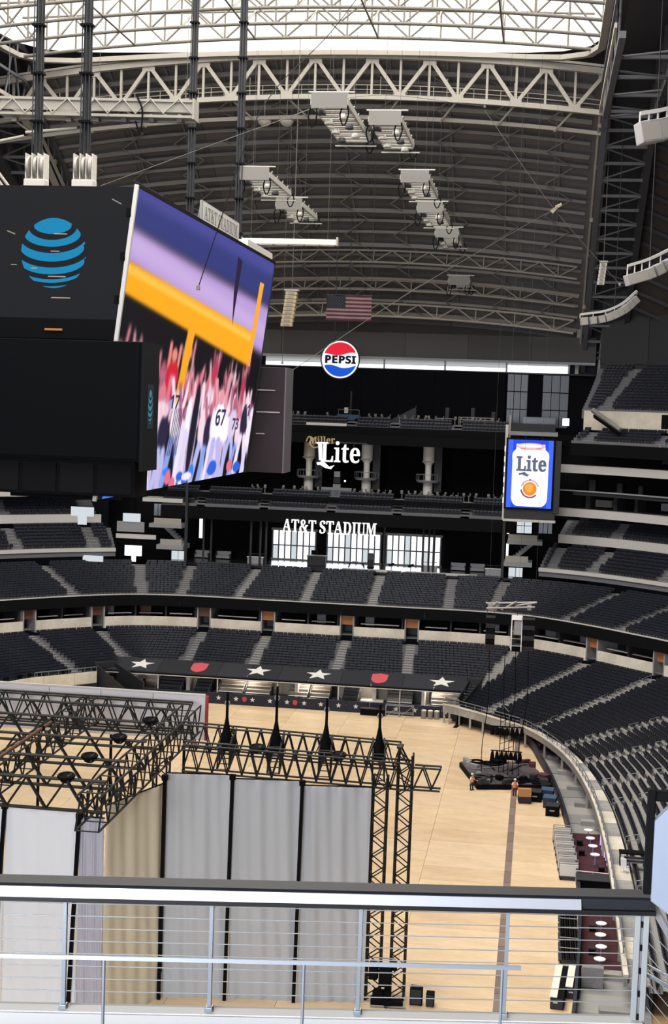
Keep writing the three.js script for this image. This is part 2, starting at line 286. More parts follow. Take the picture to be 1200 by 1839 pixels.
// upper tiers on either side of the end zone -------------------------------------------------------------------
const T3 = { d: 12.6, h: 17, n: 7, t: 0.8, r: 0.52 };
const bandProfile = (d, h0, h1, t = 0.35) => [[d, h0], [d, h1], [d + t, h1], [d + t, h0]];
function upperSide(side) {
  const name = side > 0 ? 'side_stand_terrace' : 'opposite_stand_terrace';
  const st = struct(name), sR = (x, z, d) => sOf(side > 0 ? x : 2 * A - x, z, d);
  const edge = (x, z, d) => sR(x, z, d), far = side > 0 ? sOf(25, -172) : sOf(2 * A - 25, -172);
  const span = (e, f = far) => [Math.min(e, f), Math.max(e, f)];
  const eA = edge(side > 0 ? 0.6 : 6.4, -217.5, 12.6), sU = edge(side > 0 ? 4 : 9, -217.5, 19.2), sV = edge(side > 0 ? 7.4 : 12.4, -231, 31.4), eU = (d) => sU + (sV - sU) * (d - 19.2) / 12.2, eT = edge(side > 0 ? 2.9 : 8, -214.5, 15), aT = [[9.7, -216, 14], [17.5, -206, 14], [2.9, -218, 14]].map(([x, z, d]) => sR(x, z, d));
  const tier = (d, h, n, t, r, e, aisles, mat = M.tread, drop = 1.2) => {
    const fe = typeof e === 'function' ? e : () => e, [a, b] = span(fe(d)), p = stairProfile(d, h, n, t, r), [dl, hl] = p[p.length - 1];
    put('terrace', sweepGeo(B, (q) => span(fe(q))[0], (q) => span(fe(q))[1], [...p, [dl, hl - drop], [d, h - drop]], { closed: true }), mat, st);
    for (let k = 0; k < n; k++) { const [a1, b1] = span(fe(d + k * t)); addSeats(d + k * t + 0.3, h + (k + 1) * r + 0.01, a1 + 0.3, b1 - 0.3, aisles, 'upper'); }
    for (const s of aisles) if (s > a && s < b) aisleStairs(st, s, d, h, n, t, r, 0.55);
  };
  const band = (nm, d, h0, h1, e, mat, t) => { const [a, b] = span(e); put(nm, sweepGeo(B, a, b, bandProfile(d, h0, h1, t), { closed: true }), mat, st); };
  // third tier, its pale nose, wall and fourth tier
  tier(12.6, 16.9, 7, 0.8, 0.43, eA, aT, M.tread, 0.9);
  band('nose_beam', 12.35, 16.75, 17.3, eA, M.ledge, 0.3);
  band('tier_wall', 18.2, 20.7, 22.0, eA + side * 0.6, M.ledge);
  tier(18.6, 21.6, 6, 0.8, 0.4, eA + side * 0.9, aT, M.tread, 0.7);
  band('slab_edge', 16.4, 24.95, 26.15, eA - side * 0.1, M.ledge, 1.2);
  band('suite_back_wall', 22.5, 24, 37, eA - side * 1, M.dark, 0.4);
  band('slab_edge', 16.4, 31.5, 32.7, eA - side * 0.4, M.ledge, 1.2);
  band('suite_rail', 16.6, 28.75, 28.95, eA - side * 0.2, M.grey, 0.1);
  band('suite_half_floor', 17, 28.2, 28.6, eA + side * 1.7, M.charcoal, 5);
  band('suite_floor', 17.5, 26, 26.15, eA + side * 1.8, M.charcoal, 5);
  band('suite_floor', 17.5, 32.5, 32.7, eA + side * 1.6, M.charcoal, 5);
  band('tier_fascia', 14.6, 34.2, 36.0, eT, M.fascia, 0.4);
  // fittings inside the two suite levels
  const [a0, b0] = span(eA + side * 2.2);
  for (let s = a0; s < b0; s += 1.9) {
    const k = rnd();
    if (k < 0.75) put('suite_partition', sweepGeo(B, s, s + 0.3, bandProfile(19.5, 26.1, 28.2, 2.5), { closed: true, step: 1 }), M.charcoal, st);
    if (k > 0.3) put('suite_furniture', sweepGeo(B, s + 0.4, s + 1.2 + k * 0.5, bandProfile(21, 26.2 + k * 0.4, 27.2 + k * 0.5, 0.5), { closed: true, step: 1 }), k > 0.6 ? M.grey : M.purlin, st);
    if (k < 0.6) put('suite_furniture', sweepGeo(B, s + 0.1, s + 0.5, bandProfile(20, 28.7, 30 + k, 0.4), { closed: true, step: 1 }), M.charcoal, st);
    if (k > 0.55) put('suite_screen', sweepGeo(B, s, s + 1.2, bandProfile(21.5, 33.4, 34.3, 0.2), { closed: true, step: 1 }), M.winDark, st);
  }
  // fifth tier, beige wall and the upper deck
  const aU = [sR(8.3, -220, 16), sR(16.5, -210, 16)];
  tier(14.8, 36.0, 4, 0.95, 0.4, eT, aU, M.tread, 0.5);
  band('deck_wall', 18.9, 38.0, 40.9, sU + side * 0.2, M.beige, 0.25);
  band('deck_ledge', 17.6, 38.6, 39.6, eA + side * 14, M.ledge, 1);
  tier(19.2, 40.7, 15, 0.8, 0.46, eU, aU.map((s) => s + side * 0.2), M.tread, 1);
  band('rear_wall', 31.5, 46, 60, sV, M.charcoal, 0.5);
  if (side > 0) { strut('stair_parapet', st, M.concrete, V(7.2, 41.0, -217.4), V(11.2, 38.2, -214.2), 0.28, true); strut('stair_parapet', st, M.dark, V(7.6, 40.2, -217.3), V(11.0, 37.9, -214.3), 0.3, true); strut('portal', st, M.dark, V(17.1, 38.6, -207.2), V(17.1, 40.6, -207.2), 0.6, true); }
  const [ra, rb] = span(sV);
  for (let s = ra; s + 2.4 < rb; s += 2.5) put('wall_panel', sweepGeo(B, s, s + 2.44, bandProfile(31.3, 48.4, 58.4, 0.15), { closed: true, step: 3 }), M.charcoal, st);
}
upperSide(1); upperSide(-1);

// ---------------------------------------------------------------- end zone structure: deck, ledges, glass doors, columns
const endZone = struct('wall_end_zone');
const EX0 = -58.2, EX1 = -3.4, EC = (EX0 + EX1) / 2, EW = EX1 - EX0;
const bz = (name, mat, x0, x1, y0, y1, z0, z1, parent = endZone) => box(name, parent, mat, [(x0 + x1) / 2, (y0 + y1) / 2, (z0 + z1) / 2], [x1 - x0, y1 - y0, Math.abs(z1 - z0)]);
bz('deck', M.deckFloor, EX0, EX1, 14.9, 15.3, -218.4, -231);
bz('deck_edge', M.ledge, -29.3, -20.2, 15.25, 15.6, -218.3, -218.6); bz('deck_edge', M.ledge, -19.6, -8.7, 15.25, 15.6, -218.3, -218.6);
bz('rear_wall', M.black, -70, 8, 13, 26, -230, -230.6);
bz('ledge_floor', M.dark, EX0, EX1, 25.6, 26.1, -219.5, -234);
bz('ledge_fascia', M.fascia, EX0, EX1, 22.1, 24.0, -218.8, -219.3);
bz('ledge_rear', M.black, EX0 - 10, EX1 + 8, 25, 37, -234, -234.4);
bz('upper_floor', M.dark, EX0, EX1, 35.6, 37.2, -221.5, -236);
bz('upper_fascia', M.fascia, EX0, EX1, 34.5, 36.0, -220.9, -221.5);
// seat rows on the two ledges
function ledgeRows(z0, h0, n, rise, xs) {
  put('ledge_terrace', new THREE.ExtrudeGeometry(new THREE.Shape([...stairProfile(0, 0, n, 0.85, rise), [n * 0.85, -0.6], [0, -0.6]].map(([a, b]) => new THREE.Vector2(a, b))), { depth: EW, bevelEnabled: false }).rotateY(Math.PI / 2).translate(EX0, h0, z0), M.tread, endZone);
  for (let k = 0; k < n; k++) for (let x = EX0 + 0.4; x < EX1 - 0.3; x += 0.56) {
    if (xs.some((a) => Math.abs(a - x) < 0.85)) continue;
    const p = V(x, h0 + (k + 1) * rise + 0.01, z0 - k * 0.85 - 0.32); if (!inView(p, 40)) continue;
    seats.push({ m: new THREE.Matrix4().makeTranslation(p.x, p.y, p.z), dist: p.distanceTo(camera.position), tier: 'ledge', q: px(p) });
  }
  for (const x of xs) put('aisle_stair', new THREE.ExtrudeGeometry(new THREE.Shape([...stairProfile(0, 0, n, 0.85, rise, 2), [n * 0.85, -0.4], [0, -0.4]].map(([a, b]) => new THREE.Vector2(a, b))), { depth: 1.3, bevelEnabled: false }).rotateY(Math.PI / 2).translate(x - 0.65, h0 + 0.03, z0), M.stair, endZone);
}
ledgeRows(-219.4, 24.0, 5, 0.44, [-52, -42, -31.5, -21.3, -11]);
ledgeRows(-221.6, 36.0, 4, 0.48, [-29.4, -22.6, -12.8]);
bz('ledge_panel', M.pale, -36.2, -29.9, 36.6, 37.6, -221.9, -222.3);
// columns between the deck and the ledge
for (const x of [-51.6, -50.4, -44.1, -42.6, -41.7, -23.2, -17.2, -16.3, -15.6, -5]) strut('column', endZone, M.charcoal, V(x, 15.3, -220.4), V(x, 22.2, -220.4), 0.17);
// glass door walls: frames with one lit pane each
const doorWall = (x0, x1, n) => {
  const d = struct('door'); bz('door_frame', M.steelDim, x0 - 0.25, x1 + 0.25, 20.0, 20.4, -228.95, -229.4, d); bz('door_frame', M.steelDim, x0 - 0.25, x1 + 0.25, 15.3, 15.5, -228.95, -229.4, d);
  const w = (x1 - x0) / n;
  for (let i = 0; i <= n; i++) bz('mullion', M.grey, x0 + i * w - 0.11, x0 + i * w + 0.11, 15.5, 20, -228.9, -229.3, d);
  for (let i = 0; i < n; i++) for (const [y0, y1] of [[15.5, 17.55], [17.75, 20]]) bz('pane', y1 > 19 && i % 4 !== 3 ? M.pane : i % 3 ? M.pane : M.paneDim, x0 + i * w + 0.11, x0 + (i + 1) * w - 0.11, y0, y1, -229.05, -229.12, d);
  bz('transom', M.grey, x0, x1, 17.55, 17.75, -228.92, -229.25, d);
};
doorWall(-42.2, -35.2, 7); doorWall(-33.3, -24.7, 9); doorWall(-23.7, -15.1, 9);
// dark end door above, light strip, header
const endDoor = struct('door');
bz('door_curtain', matte(0x03040a), -62, -6.2, 36, 46.6, -237.6, -238, endDoor);
for (let i = 0; i < 9; i++) bz('door_rib', matte(0x06070d), -60 + i * 6, -59.85 + i * 6, 36, 46.6, -237.4, -237.6, endDoor);
bz('side_curtain', matte(0x03040a), -6.2, 8, 36, 46.6, -238.4, -238.8, endDoor);
for (const [x0, x1] of [[-5.9, -2.6], [-0.2, 4.0]]) {
  for (let k = 0; k < 3; k++) for (let j = 0; j < 3; j++) bz('pane', std([0x42454f, 0x4b4d57, 0x3b3e48][(j + k) % 3], 0.3), x0 + (x1 - x0) * j / 3 + 0.05, x0 + (x1 - x0) * (j + 1) / 3 - 0.05, 38 + k * 2.85, 40.7 + k * 2.85, -237.8, -237.9, endDoor);
}
const strip = struct('window_1');
for (let i = 0; i < 5; i++) {
  const x0 = -46 + i * 10, x1 = Math.min(x0 + 9.7, 4);
  bz('strip_pane', M.pane, x0, x1, 46.75, i < 4 ? 47.4 : 47.9, -238, -238.1, strip);
  bz('strip_pane', std(0xb7b9b8, 0.5, 0, { emissive: 0xcfd6dc, emissiveIntensity: 0.28 }), x0, x1, i < 4 ? 47.45 : 47.95, 48.2, -238, -238.1, strip);
  bz('strip_frame', M.grey, x1, x1 + 0.3, 46.6, 48.4, -237.8, -238.2, strip);
}
bz('strip_frame', M.charcoal, -62, 8, 46.5, 46.75, -237.7, -238.2, strip); bz('strip_frame', M.grey, -62, 8, 48.2, 48.6, -237.3, -238.4, strip);
const header = struct('trim_1');
for (let i = 0; i < 7; i++) bz('header_panel', std([0x4a4949, 0x4e4d4d, 0x464545][i % 3], 0.9), -64 + i * 10.3, -53.74 + i * 10.3, 48.6, 52.6, -238, -238.6, header);
bz('gable_wall', M.roof, -75, 14, 52.5, 60, -241.3, -242, header);

// stair towers in the gaps at either side of the end zone
function gapTower(side) {
  const t = struct('stair_tower'), X = (x) => side > 0 ? x : 2 * A - x, b = (n, m, x0, x1, y0, y1, z0, z1) => bz(n, m, Math.min(X(x0), X(x1)), Math.max(X(x0), X(x1)), y0, y1, z0, z1, t);
  b('tower_wall', M.dark, -4, 6, 14, 26, -229, -229.4);
  b('landing', M.grey, -4.4, 0.8, 20.5, 21.1, -218, -222); b('landing', M.grey, -4.8, -0.6, 17.2, 17.9, -217.5, -222); b('landing', M.ledge, -4.2, 2.2, 24.4, 25.0, -219, -223);
  for (let i = 0; i < 2; i++) for (let j = 0; j < 2; j++) b('pane', M.paneDim, -3.2 + i * 1.2, -2.1 + i * 1.2, 21.6 + j * 1.2, 22.7 + j * 1.2, -226, -226.1);
  for (let i = 0; i < 3; i++) b('pane', std(0x9aa2ad, 0.3), 0.2 + i * 0.7, 0.8 + i * 0.7, 21.7, 23.6, -226, -226.1);
  for (let i = 0; i < 2; i++) b('pane', M.paneDim, -4.1 + i * 1.1, -3.1 + i * 1.1, 15.2, 16.6, -221.6, -221.7);
  b('lit_slot', M.pane, -4.6, -4.25, 21.8, 24.0, -221, -221.1); b('lit_slot', M.pane, -4.6, -4.25, 18.2, 20.3, -221, -221.1);
  b('post', M.charcoal, -5.2, -4.8, 14, 37, -218.4, -218.9); b('guard', M.steelDim, -4.3, 0, 21.1, 22, -218, -218.1); b('guard', M.steelDim, -4.6, -1.2, 17.9, 18.8, -217.5, -217.6);
  const g = new THREE.ExtrudeGeometry(new THREE.Shape(stairProfile(0, 0, 9, 0.4, 0.36).concat([[3.6, 2.6], [0, -0.6]]).map(([x, y]) => new THREE.Vector2(x, y))), { depth: 1.4, bevelEnabled: false });
  put('stair_flight', g, M.grey, t, [X(-3.9), 17.9, -221.5], [0, side > 0 ? 0 : Math.PI, 0]);
  b('balcony_rail', M.charcoal, -5.2, 2, 37.4, 38.6, -221.5, -221.6); b('balcony', M.grey, -5.2, 2.4, 36.8, 37.4, -221.4, -225);
  b('balcony_brace', M.steelDim, -5.0, -4.7, 36, 39.8, -221.3, -221.6); b('balcony_rear', M.winDark, -3, 2, 37.4, 39.6, -228, -228.2);
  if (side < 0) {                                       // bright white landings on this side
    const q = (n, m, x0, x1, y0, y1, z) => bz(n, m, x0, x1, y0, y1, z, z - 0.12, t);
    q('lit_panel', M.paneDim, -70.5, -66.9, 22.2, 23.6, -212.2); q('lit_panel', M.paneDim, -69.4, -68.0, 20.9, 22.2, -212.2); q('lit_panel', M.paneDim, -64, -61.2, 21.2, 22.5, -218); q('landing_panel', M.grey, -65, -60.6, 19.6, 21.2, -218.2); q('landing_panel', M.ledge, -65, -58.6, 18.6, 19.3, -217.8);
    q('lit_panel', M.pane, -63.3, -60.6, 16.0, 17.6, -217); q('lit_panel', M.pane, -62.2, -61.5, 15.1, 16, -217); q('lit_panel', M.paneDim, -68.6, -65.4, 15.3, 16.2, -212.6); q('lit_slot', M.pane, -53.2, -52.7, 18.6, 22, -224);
  } else b('lit_panel', M.pane, 3.0, 4.0, 38.5, 39.6, -221.6, -221.7);
}
gapTower(1); gapTower(-1);

// ---------------------------------------------------------------- enclosing shell (thick), outside the picture or behind the stands
const shell = [['wall_right', [52, 45, -110], [2, 110, 300]], ['wall_left', [-111, 45, -110], [2, 110, 300]], ['wall_rear', [-30, 45, 36], [166, 110, 2]], ['wall_far', [-30, 20, -246], [166, 78, 2]]];
for (const [n, p, s] of shell) { const m = put(n, boxGeo(...s), M.charcoal, scene, p); m.userData = { kind: 'structure' }; }

// unseen glazed doors behind the balcony, lighting the curtains and railing from the front
{ const w = struct('unseen_window_2');
  for (let i = 0; i < 10; i++) for (let j = 0; j < 4; j++) bz('pane', M.pane, -58.3 + i * 5.8, -52.7 + i * 5.8, 22.2 + j * 9.6, 31.6 + j * 9.6, 34.4, 34.6, w);
  for (let i = 0; i <= 10; i++) bz('mullion', M.grey, -58.5 + i * 5.8, -58.3 + i * 5.8, 22, 60.4, 34.3, 34.7, w);
}
// ---------------------------------------------------------------- roof
const sag = (x) => 2.6 * ((x - A - 1) / 38) ** 2;
const endProf = (z) => { const t = Math.min(1.1, Math.max(0, (-z - 191) / 50)); return 87.3 - 32.6 * t + 9 * t * (1 - t); };
const roofY = (x, z) => endProf(z) - sag(x);
const ceiling = struct('ceiling');
{
  // vaulted deck between the opening and the end wall, in panels one bay wide
  const zs = []; for (let i = 0; i <= 17; i++) zs.push(-192 - i * 3.0);
  const tone = [0x6a6867, 0x706d6c, 0x636160].map((c) => std(c, 0.95));
  for (let i = 0; i < 17; i++) for (let k = 0; k < 7; k++) {
    const x0 = -72.5 + k * 11.4, x1 = x0 + 11.35, pos = [], up = 0.3;
    const c = [[x0, zs[i]], [x1, zs[i]], [x1, zs[i + 1] + 0.05], [x0, zs[i + 1] + 0.05]].map(([x, z]) => V(x, roofY(x, z), z)), t = c.map((p) => p.clone().setY(p.y + up));
    const q = (a, b, d, e) => { for (const v of [a, b, d, a, d, e]) pos.push(v.x, v.y, v.z); };
    q(c[0], c[1], c[2], c[3]); q(t[3], t[2], t[1], t[0]); for (let j = 0; j < 4; j++) q(c[j], t[j], t[(j + 1) % 4], c[(j + 1) % 4]);
    put('roof_panel', finish(pos), tone[(i * 3 + k * 5) % 3], ceiling);
  }
  // the closing skin above: end slope, side slopes and the far half of the building
  const skin = (name, quads) => { const pos = []; for (const [a, b, c, d] of quads) for (const v of [a, b, c, a, c, d]) pos.push(...v); put(name, finish(pos), M.roof, ceiling); };
  skin('roof_skin', [[[-112, 100, -190], [53, 100, -190], [53, 62, -246], [-112, 62, -246]], [[6, 96, -246], [53, 96, -246], [53, 96, 37], [6, 96, 37]], [[-112, 96, -246], [-69, 96, -246], [-69, 96, 37], [-112, 96, 37]], [[-112, 96, -64], [53, 96, -64], [53, 96, 37], [-112, 96, 37]]]);
  // side roof beyond each arch
  for (const sd of [1, -1]) {
    const X = (x) => sd > 0 ? x : -65.3 - x, sy = (x, z) => roofY(7, z) - 1 - (x - 7) * 0.42;
    const pos = []; for (let i = 0; i < 17; i++) { const z0 = -190 - i * 3.1 + 0, z1 = z0 - 3.1; const c = [[12, z0], [52, z0], [52, z1], [12, z1]].map(([x, z]) => [X(x), sy(x, z), z]); for (const k of [0, 1, 2, 0, 2, 3]) pos.push(...c[k]); }
    const c = [[12, -30], [52, -30], [52, -190], [12, -190]].map(([x, z]) => [X(x), sy(x, -191), z]); for (const k of [0, 1, 2, 0, 2, 3]) pos.push(...c[k]);
    put('side_roof', finish(pos), M.roof, ceiling);
    for (let i = 0; i < 42; i++) { const z = -116 - i * 3, zz = Math.min(z, -191); if (sd > 0) put('purlin', beamGeo([V(X(12), sy(12, zz) - 0.5, z), V(X(50), sy(50, zz) - 0.5, z)], 0.3, 0.5), M.arch, ceiling); }
  }
}
// purlins of the end vault, each an arched beam; braces between some of them
{
  for (let i = 0; i < 22; i++) {
    const z = -194.4 - i * 2.1, pts = [];
    for (let k = 0; k <= 18; k++) { const x = -71 + (4.8 + 71) * k / 18; pts.push(V(x, roofY(x, z) - 0.75 - (i % 3 === 0 ? 0.25 : 0), z)); }
    put('purlin', beamGeo(pts, 0.42, i % 3 === 0 ? 0.6 : 0.42), i > 17 ? M.purlin : M.purlinDim, ceiling);
  }
  for (let k = 0; k < 10; k++) {                       // rafters and their diagonal braces
    const x = -67.6 + k * 7.6, pts = [];
    for (let i = 0; i <= 12; i++) { const z = -192 - i * 4; pts.push(V(x, roofY(x, z) - 0.35, z)); }
    put('rafter', beamGeo(pts, 0.24, 0.4), M.purlinDim, ceiling);
    for (let i = 0; i < 15; i += 1) { const z0 = -194.6 - i * 2.92, z1 = z0 - 2.92, f = i % 2 ? 1 : -1; strut('brace', ceiling, M.purlinDim, V(x + f * 1.9, roofY(x, z0) - 1.2, z0), V(x - f * 1.9, roofY(x, z1) - 1.2, z1), 0.1); }
  }
}
// two arched trusses low on the end slope
function arcTruss(name, z, yTop, depth, dz, n, x0, x1, r, mat, sagK = 1) {
  const t = struct(name), y = (x, o) => yTop - o - sag(x) * sagK, node = (k, o, zz) => { const x = x0 + (x1 - x0) * k / n; return V(x, y(x, o), zz); };
  for (const [o, zz] of [[0, z], [depth, z + dz]]) { const pts = []; for (let k = 0; k <= n; k++) pts.push(node(k, o, zz)); put('chord', tubeGeo(pts, r, n * 2, 6), mat, t); }
  for (let k = 0; k < n; k++) {
    strut('web', t, mat, node(k, k % 2 ? depth : 0, k % 2 ? z + dz : z), node(k + 1, k % 2 ? 0 : depth, k % 2 ? z : z + dz), r * 0.62);
    if (k % 2) strut('web', t, mat, node(k, 0, z), node(k, depth, z + dz), r * 0.55);
  }
  return t;
}
arcTruss('roof_truss', -234, 57.0, 2.1, 1.5, 22, -64, 4.2, 0.2, M.steelDim);
arcTruss('roof_truss', -226, 64.6, 1.9, 1, 24, -64, 4.2, 0.18, M.purlin);
arcTruss('roof_truss', -230, 60.6, 1.8, 1, 24, -64, 4.2, 0.17, M.purlin);
// ring truss at the edge of the opening
{
  const t = struct('roof_truss'), z = -191, n = 22, x0 = -76.5, x1 = 6, yT = (x) => 85.9 - sag(x) * 0.95, yB = (x) => 80.6 - sag(x) * 0.9, X = (k) => x0 + (x1 - x0) * k / n;
  const line = (f, zz = z) => { const p = []; for (let k = 0; k <= 40; k++) { const x = x0 + (x1 - x0) * k / 40; p.push(V(x, f(x), zz)); } return p; };
  put('top_chord', beamGeo(line(yT), 0.9, 0.75), M.roofSteel, t); put('bottom_chord', beamGeo(line(yB), 0.7, 0.6), M.roofSteel, t);
  put('top_chord', beamGeo(line((x) => yT(x) + 0.9, -191.8), 0.5, 0.3), M.steelDim, t); put('rear_chord', beamGeo(line((x) => yB(x) - 1.8, -195), 0.4, 0.5), M.steelDim, t);
  for (let k = 0; k <= n; k++) {
    const x = X(k);
    strut('post', t, M.roofSteel, V(x, yB(x), z), V(x, yT(x), z), 0.15, true);
    if (k % 2 === 0) {
      put('gusset', boxGeo(1.7, 0.9, 0.25), M.roofSteel, t, [x, yT(x) - 0.55, z + 0.1]);
      for (const e of [-1, 1]) if (k + e >= 0 && k + e <= n) strut('diagonal', t, M.roofSteel, V(x, yT(x) - 0.2, z), V(X(k + e), yB(X(k + e)) + 0.1, z), 0.24, true);
    } else { put('gusset', boxGeo(1.5, 0.7, 0.25), M.roofSteel, t, [x, yB(x) + 0.3, z + 0.1]); strut('knee_brace', t, M.steelDim, V(x, yB(x), z), V(x + (x > A ? -2.4 : 2.4), yB(x) - 1.9, -195), 0.12, true); }
  }
  // catwalk behind the truss
  for (const [dy, w] of [[0.5, 0.5], [1.3, 0.1], [1.9, 0.1]]) put('catwalk_rail', beamGeo(line((x) => yB(x) + dy, -192.4), w === 0.5 ? 1.1 : 0.1, w === 0.5 ? 0.18 : 0.1), M.steelDim, t);
  for (let k = 0; k < 42; k++) { const x = x0 + 1 + k * 1.75; strut('catwalk_post', t, M.steelDim, V(x, yB(x) + 0.5, -192.4), V(x, yB(x) + (k % 5 ? 1.9 : 3), -192.4), 0.06); }
}
// translucent membrane over the opening, with its own arched trusses
{
  const sh = new THREE.Shape(), X0 = -70.6, X1 = 5.2, Z0 = 66, Z1 = 190.4, R = 9;
  sh.moveTo(X0 + R, Z0); sh.lineTo(X1 - R, Z0); sh.quadraticCurveTo(X1, Z0, X1, Z0 + R); sh.lineTo(X1, Z1 - R); sh.quadraticCurveTo(X1, Z1, X1 - R, Z1); sh.lineTo(X0 + R, Z1); sh.quadraticCurveTo(X0, Z1, X0, Z1 - R); sh.lineTo(X0, Z0 + R); sh.quadraticCurveTo(X0, Z0, X0 + R, Z0);
  const g = new THREE.ShapeGeometry(sh, 10); const p = g.attributes.position;
  for (let i = 0; i < p.count; i++) { const x = p.getX(i), z = -p.getY(i); p.setXYZ(i, x, 91.1, z); }
  g.computeVertexNormals();
  const mem = put('ceiling_membrane', g, M.membrane, scene); mem.userData = { kind: 'structure' };
  // edge of the opening: curb rail below a skirt made to glow white like the membrane
  const e = sh.getSpacedPoints(90).map((q) => V(q.x, 0, -q.y)), curb = struct('ceiling_trim');
  put('membrane_skirt', beamGeo(e.map((q) => V(q.x, 88.7, q.z)), 0.3, 5.0), M.membrane, curb);
  put('curb_rail', beamGeo(e.map((q) => V(q.x, 86.1 - sag(q.x) * 0.5, q.z)), 0.9, 0.6), M.roofSteel, curb);
  for (let j = 0; j < 7; j++) {
    const z = -185.6 - j * -6.9, t = struct('roof_truss'), n = 19, x0 = -70.3, x1 = 5, xx = (k) => x0 + (x1 - x0) * k / n, b = (x) => 86.9 - sag(x) * 0.8, a = (x) => 90.2 - sag(x) * 0.25;
    const pts = (f) => { const r = []; for (let k = 0; k <= n; k++) r.push(V(xx(k), f(xx(k)), z)); return r; };
    put('chord', tubeGeo(pts(b), 0.22, 36, 8), M.openSteel, t); put('chord', tubeGeo(pts(a), 0.16, 36, 8), M.openSteel, t);
    for (let k = 0; k <= n; k++) {
      const x = xx(k); strut('web', t, M.openSteel, V(x, b(x), z), V(x, a(x), z), 0.13);
      if (k < n) { const y = xx(k + 1); strut('web', t, M.openSteel, k % 2 ? V(x, b(x), z) : V(x, a(x), z), k % 2 ? V(y, a(y), z) : V(y, b(y), z), 0.13); }
      if (j < 6 && k % 2 === 0) { strut('tie', t, M.openSteel, V(x, a(x), z), V(x, b(x), z + 6.9), 0.11); if (k % 4 === 0) strut('tie', t, M.openSteel, V(x, b(x), z), V(x, b(x), z + 6.9), 0.13); }
    }
  }
}
// the two great box arches that carry the roof
for (const sd of [1, -1]) {
  const t = struct('roof_arch_truss'), X = (x) => sd > 0 ? x : -65.3 - x, zs = [];
  for (let i = 0; i <= 30; i++) zs.push(-243 + i * 3.1);
  const yT = (z) => roofY(6, Math.min(z, -191)) + 1.5, yB = (z) => yT(z) - 8.5 + (z < -205 ? Math.min(3, (-205 - z) * 0.1) : 0);
  const chord = (x, f, w, m) => put('chord', beamGeo(zs.map((z) => V(X(x), f(z), z)), w, w), m, t);
  chord(6.2, yB, 0.7, sd > 0 ? M.archSteel : M.steelDim); chord(6.2, yT, 0.8, M.arch); chord(12.4, yB, 0.8, M.arch); chord(12.4, yT, 0.8, M.arch);
  put('inner_rail', beamGeo(zs.map((z) => V(X(5.5), yB(z) + 0.9, z)), 0.25, 0.5), M.steelDim, t);
  put('inner_rail', beamGeo(zs.map((z) => V(X(5.6), yB(z) + 4.2, z)), 0.25, 0.35), M.archSteel, t);
  put('arch_plate', finish(zs.slice(0, -1).flatMap((z, i) => { const w = zs[i + 1], q = [[7.4, z], [12, z], [12, w], [7.4, w]].map(([x, zz]) => [X(x), yT(zz) - 0.6, zz]); return [0, 1, 2, 0, 2, 3].flatMap((k) => q[k]); })), M.arch, t);
  put('arch_side', finish(zs.slice(0, -1).flatMap((z, i) => { const w = zs[i + 1], q = [[z, yB], [w, yB], [w, yT], [z, yT]].map(([zz, f]) => [X(12.6), f(zz), zz]); return [0, 1, 2, 0, 2, 3].flatMap((k) => q[k]); })), M.arch, t);
  for (let i = 0; i < 30; i++) {
    const z = zs[i], w = zs[i + 1];
    if (z > -188 && i % 3) continue;
    strut('cross_beam', t, M.archSteel, V(X(6.2), yB(z), z), V(X(12.4), yB(z), z), 0.2, true);
    strut('lacing', t, M.archSteel, V(X(i % 2 ? 6.2 : 12.4), yB(z), z), V(X(i % 2 ? 12.4 : 6.2), yB(w), w), 0.13);
    strut('lacing', t, M.archSteel, V(X(6.2), i % 2 ? yB(z) : yT(z), z), V(X(6.2), i % 2 ? yT(w) : yB(w), w), 0.16);
    if (i % 2) strut('hanger', t, M.arch, V(X(12.4), yB(z), z), V(X(12.4), yT(z), z), 0.2, true);
    if (i % 3 === 1) put('fixture', boxGeo(0.5, 0.7, 0.8, 0.08), M.purlin, t, [X(5.6), yB(z) + 0.6 + (i % 2), z]);
  }
  strut('arch_leg', t, M.steelDim, V(X(5), 36, -239), V(X(5.2), 54, -239.5), 0.28, true); strut('arch_leg', t, M.steelDim, V(X(8.6), 46, -240), V(X(9.2), 56, -240), 0.25, true);
  for (let k = 0; k < 4; k++) strut('leg_tie', t, M.charcoal, V(X(5.1), 47 + k * 2, -239.3), V(X(8.8), 47 + k * 2, -240), 0.1);
}

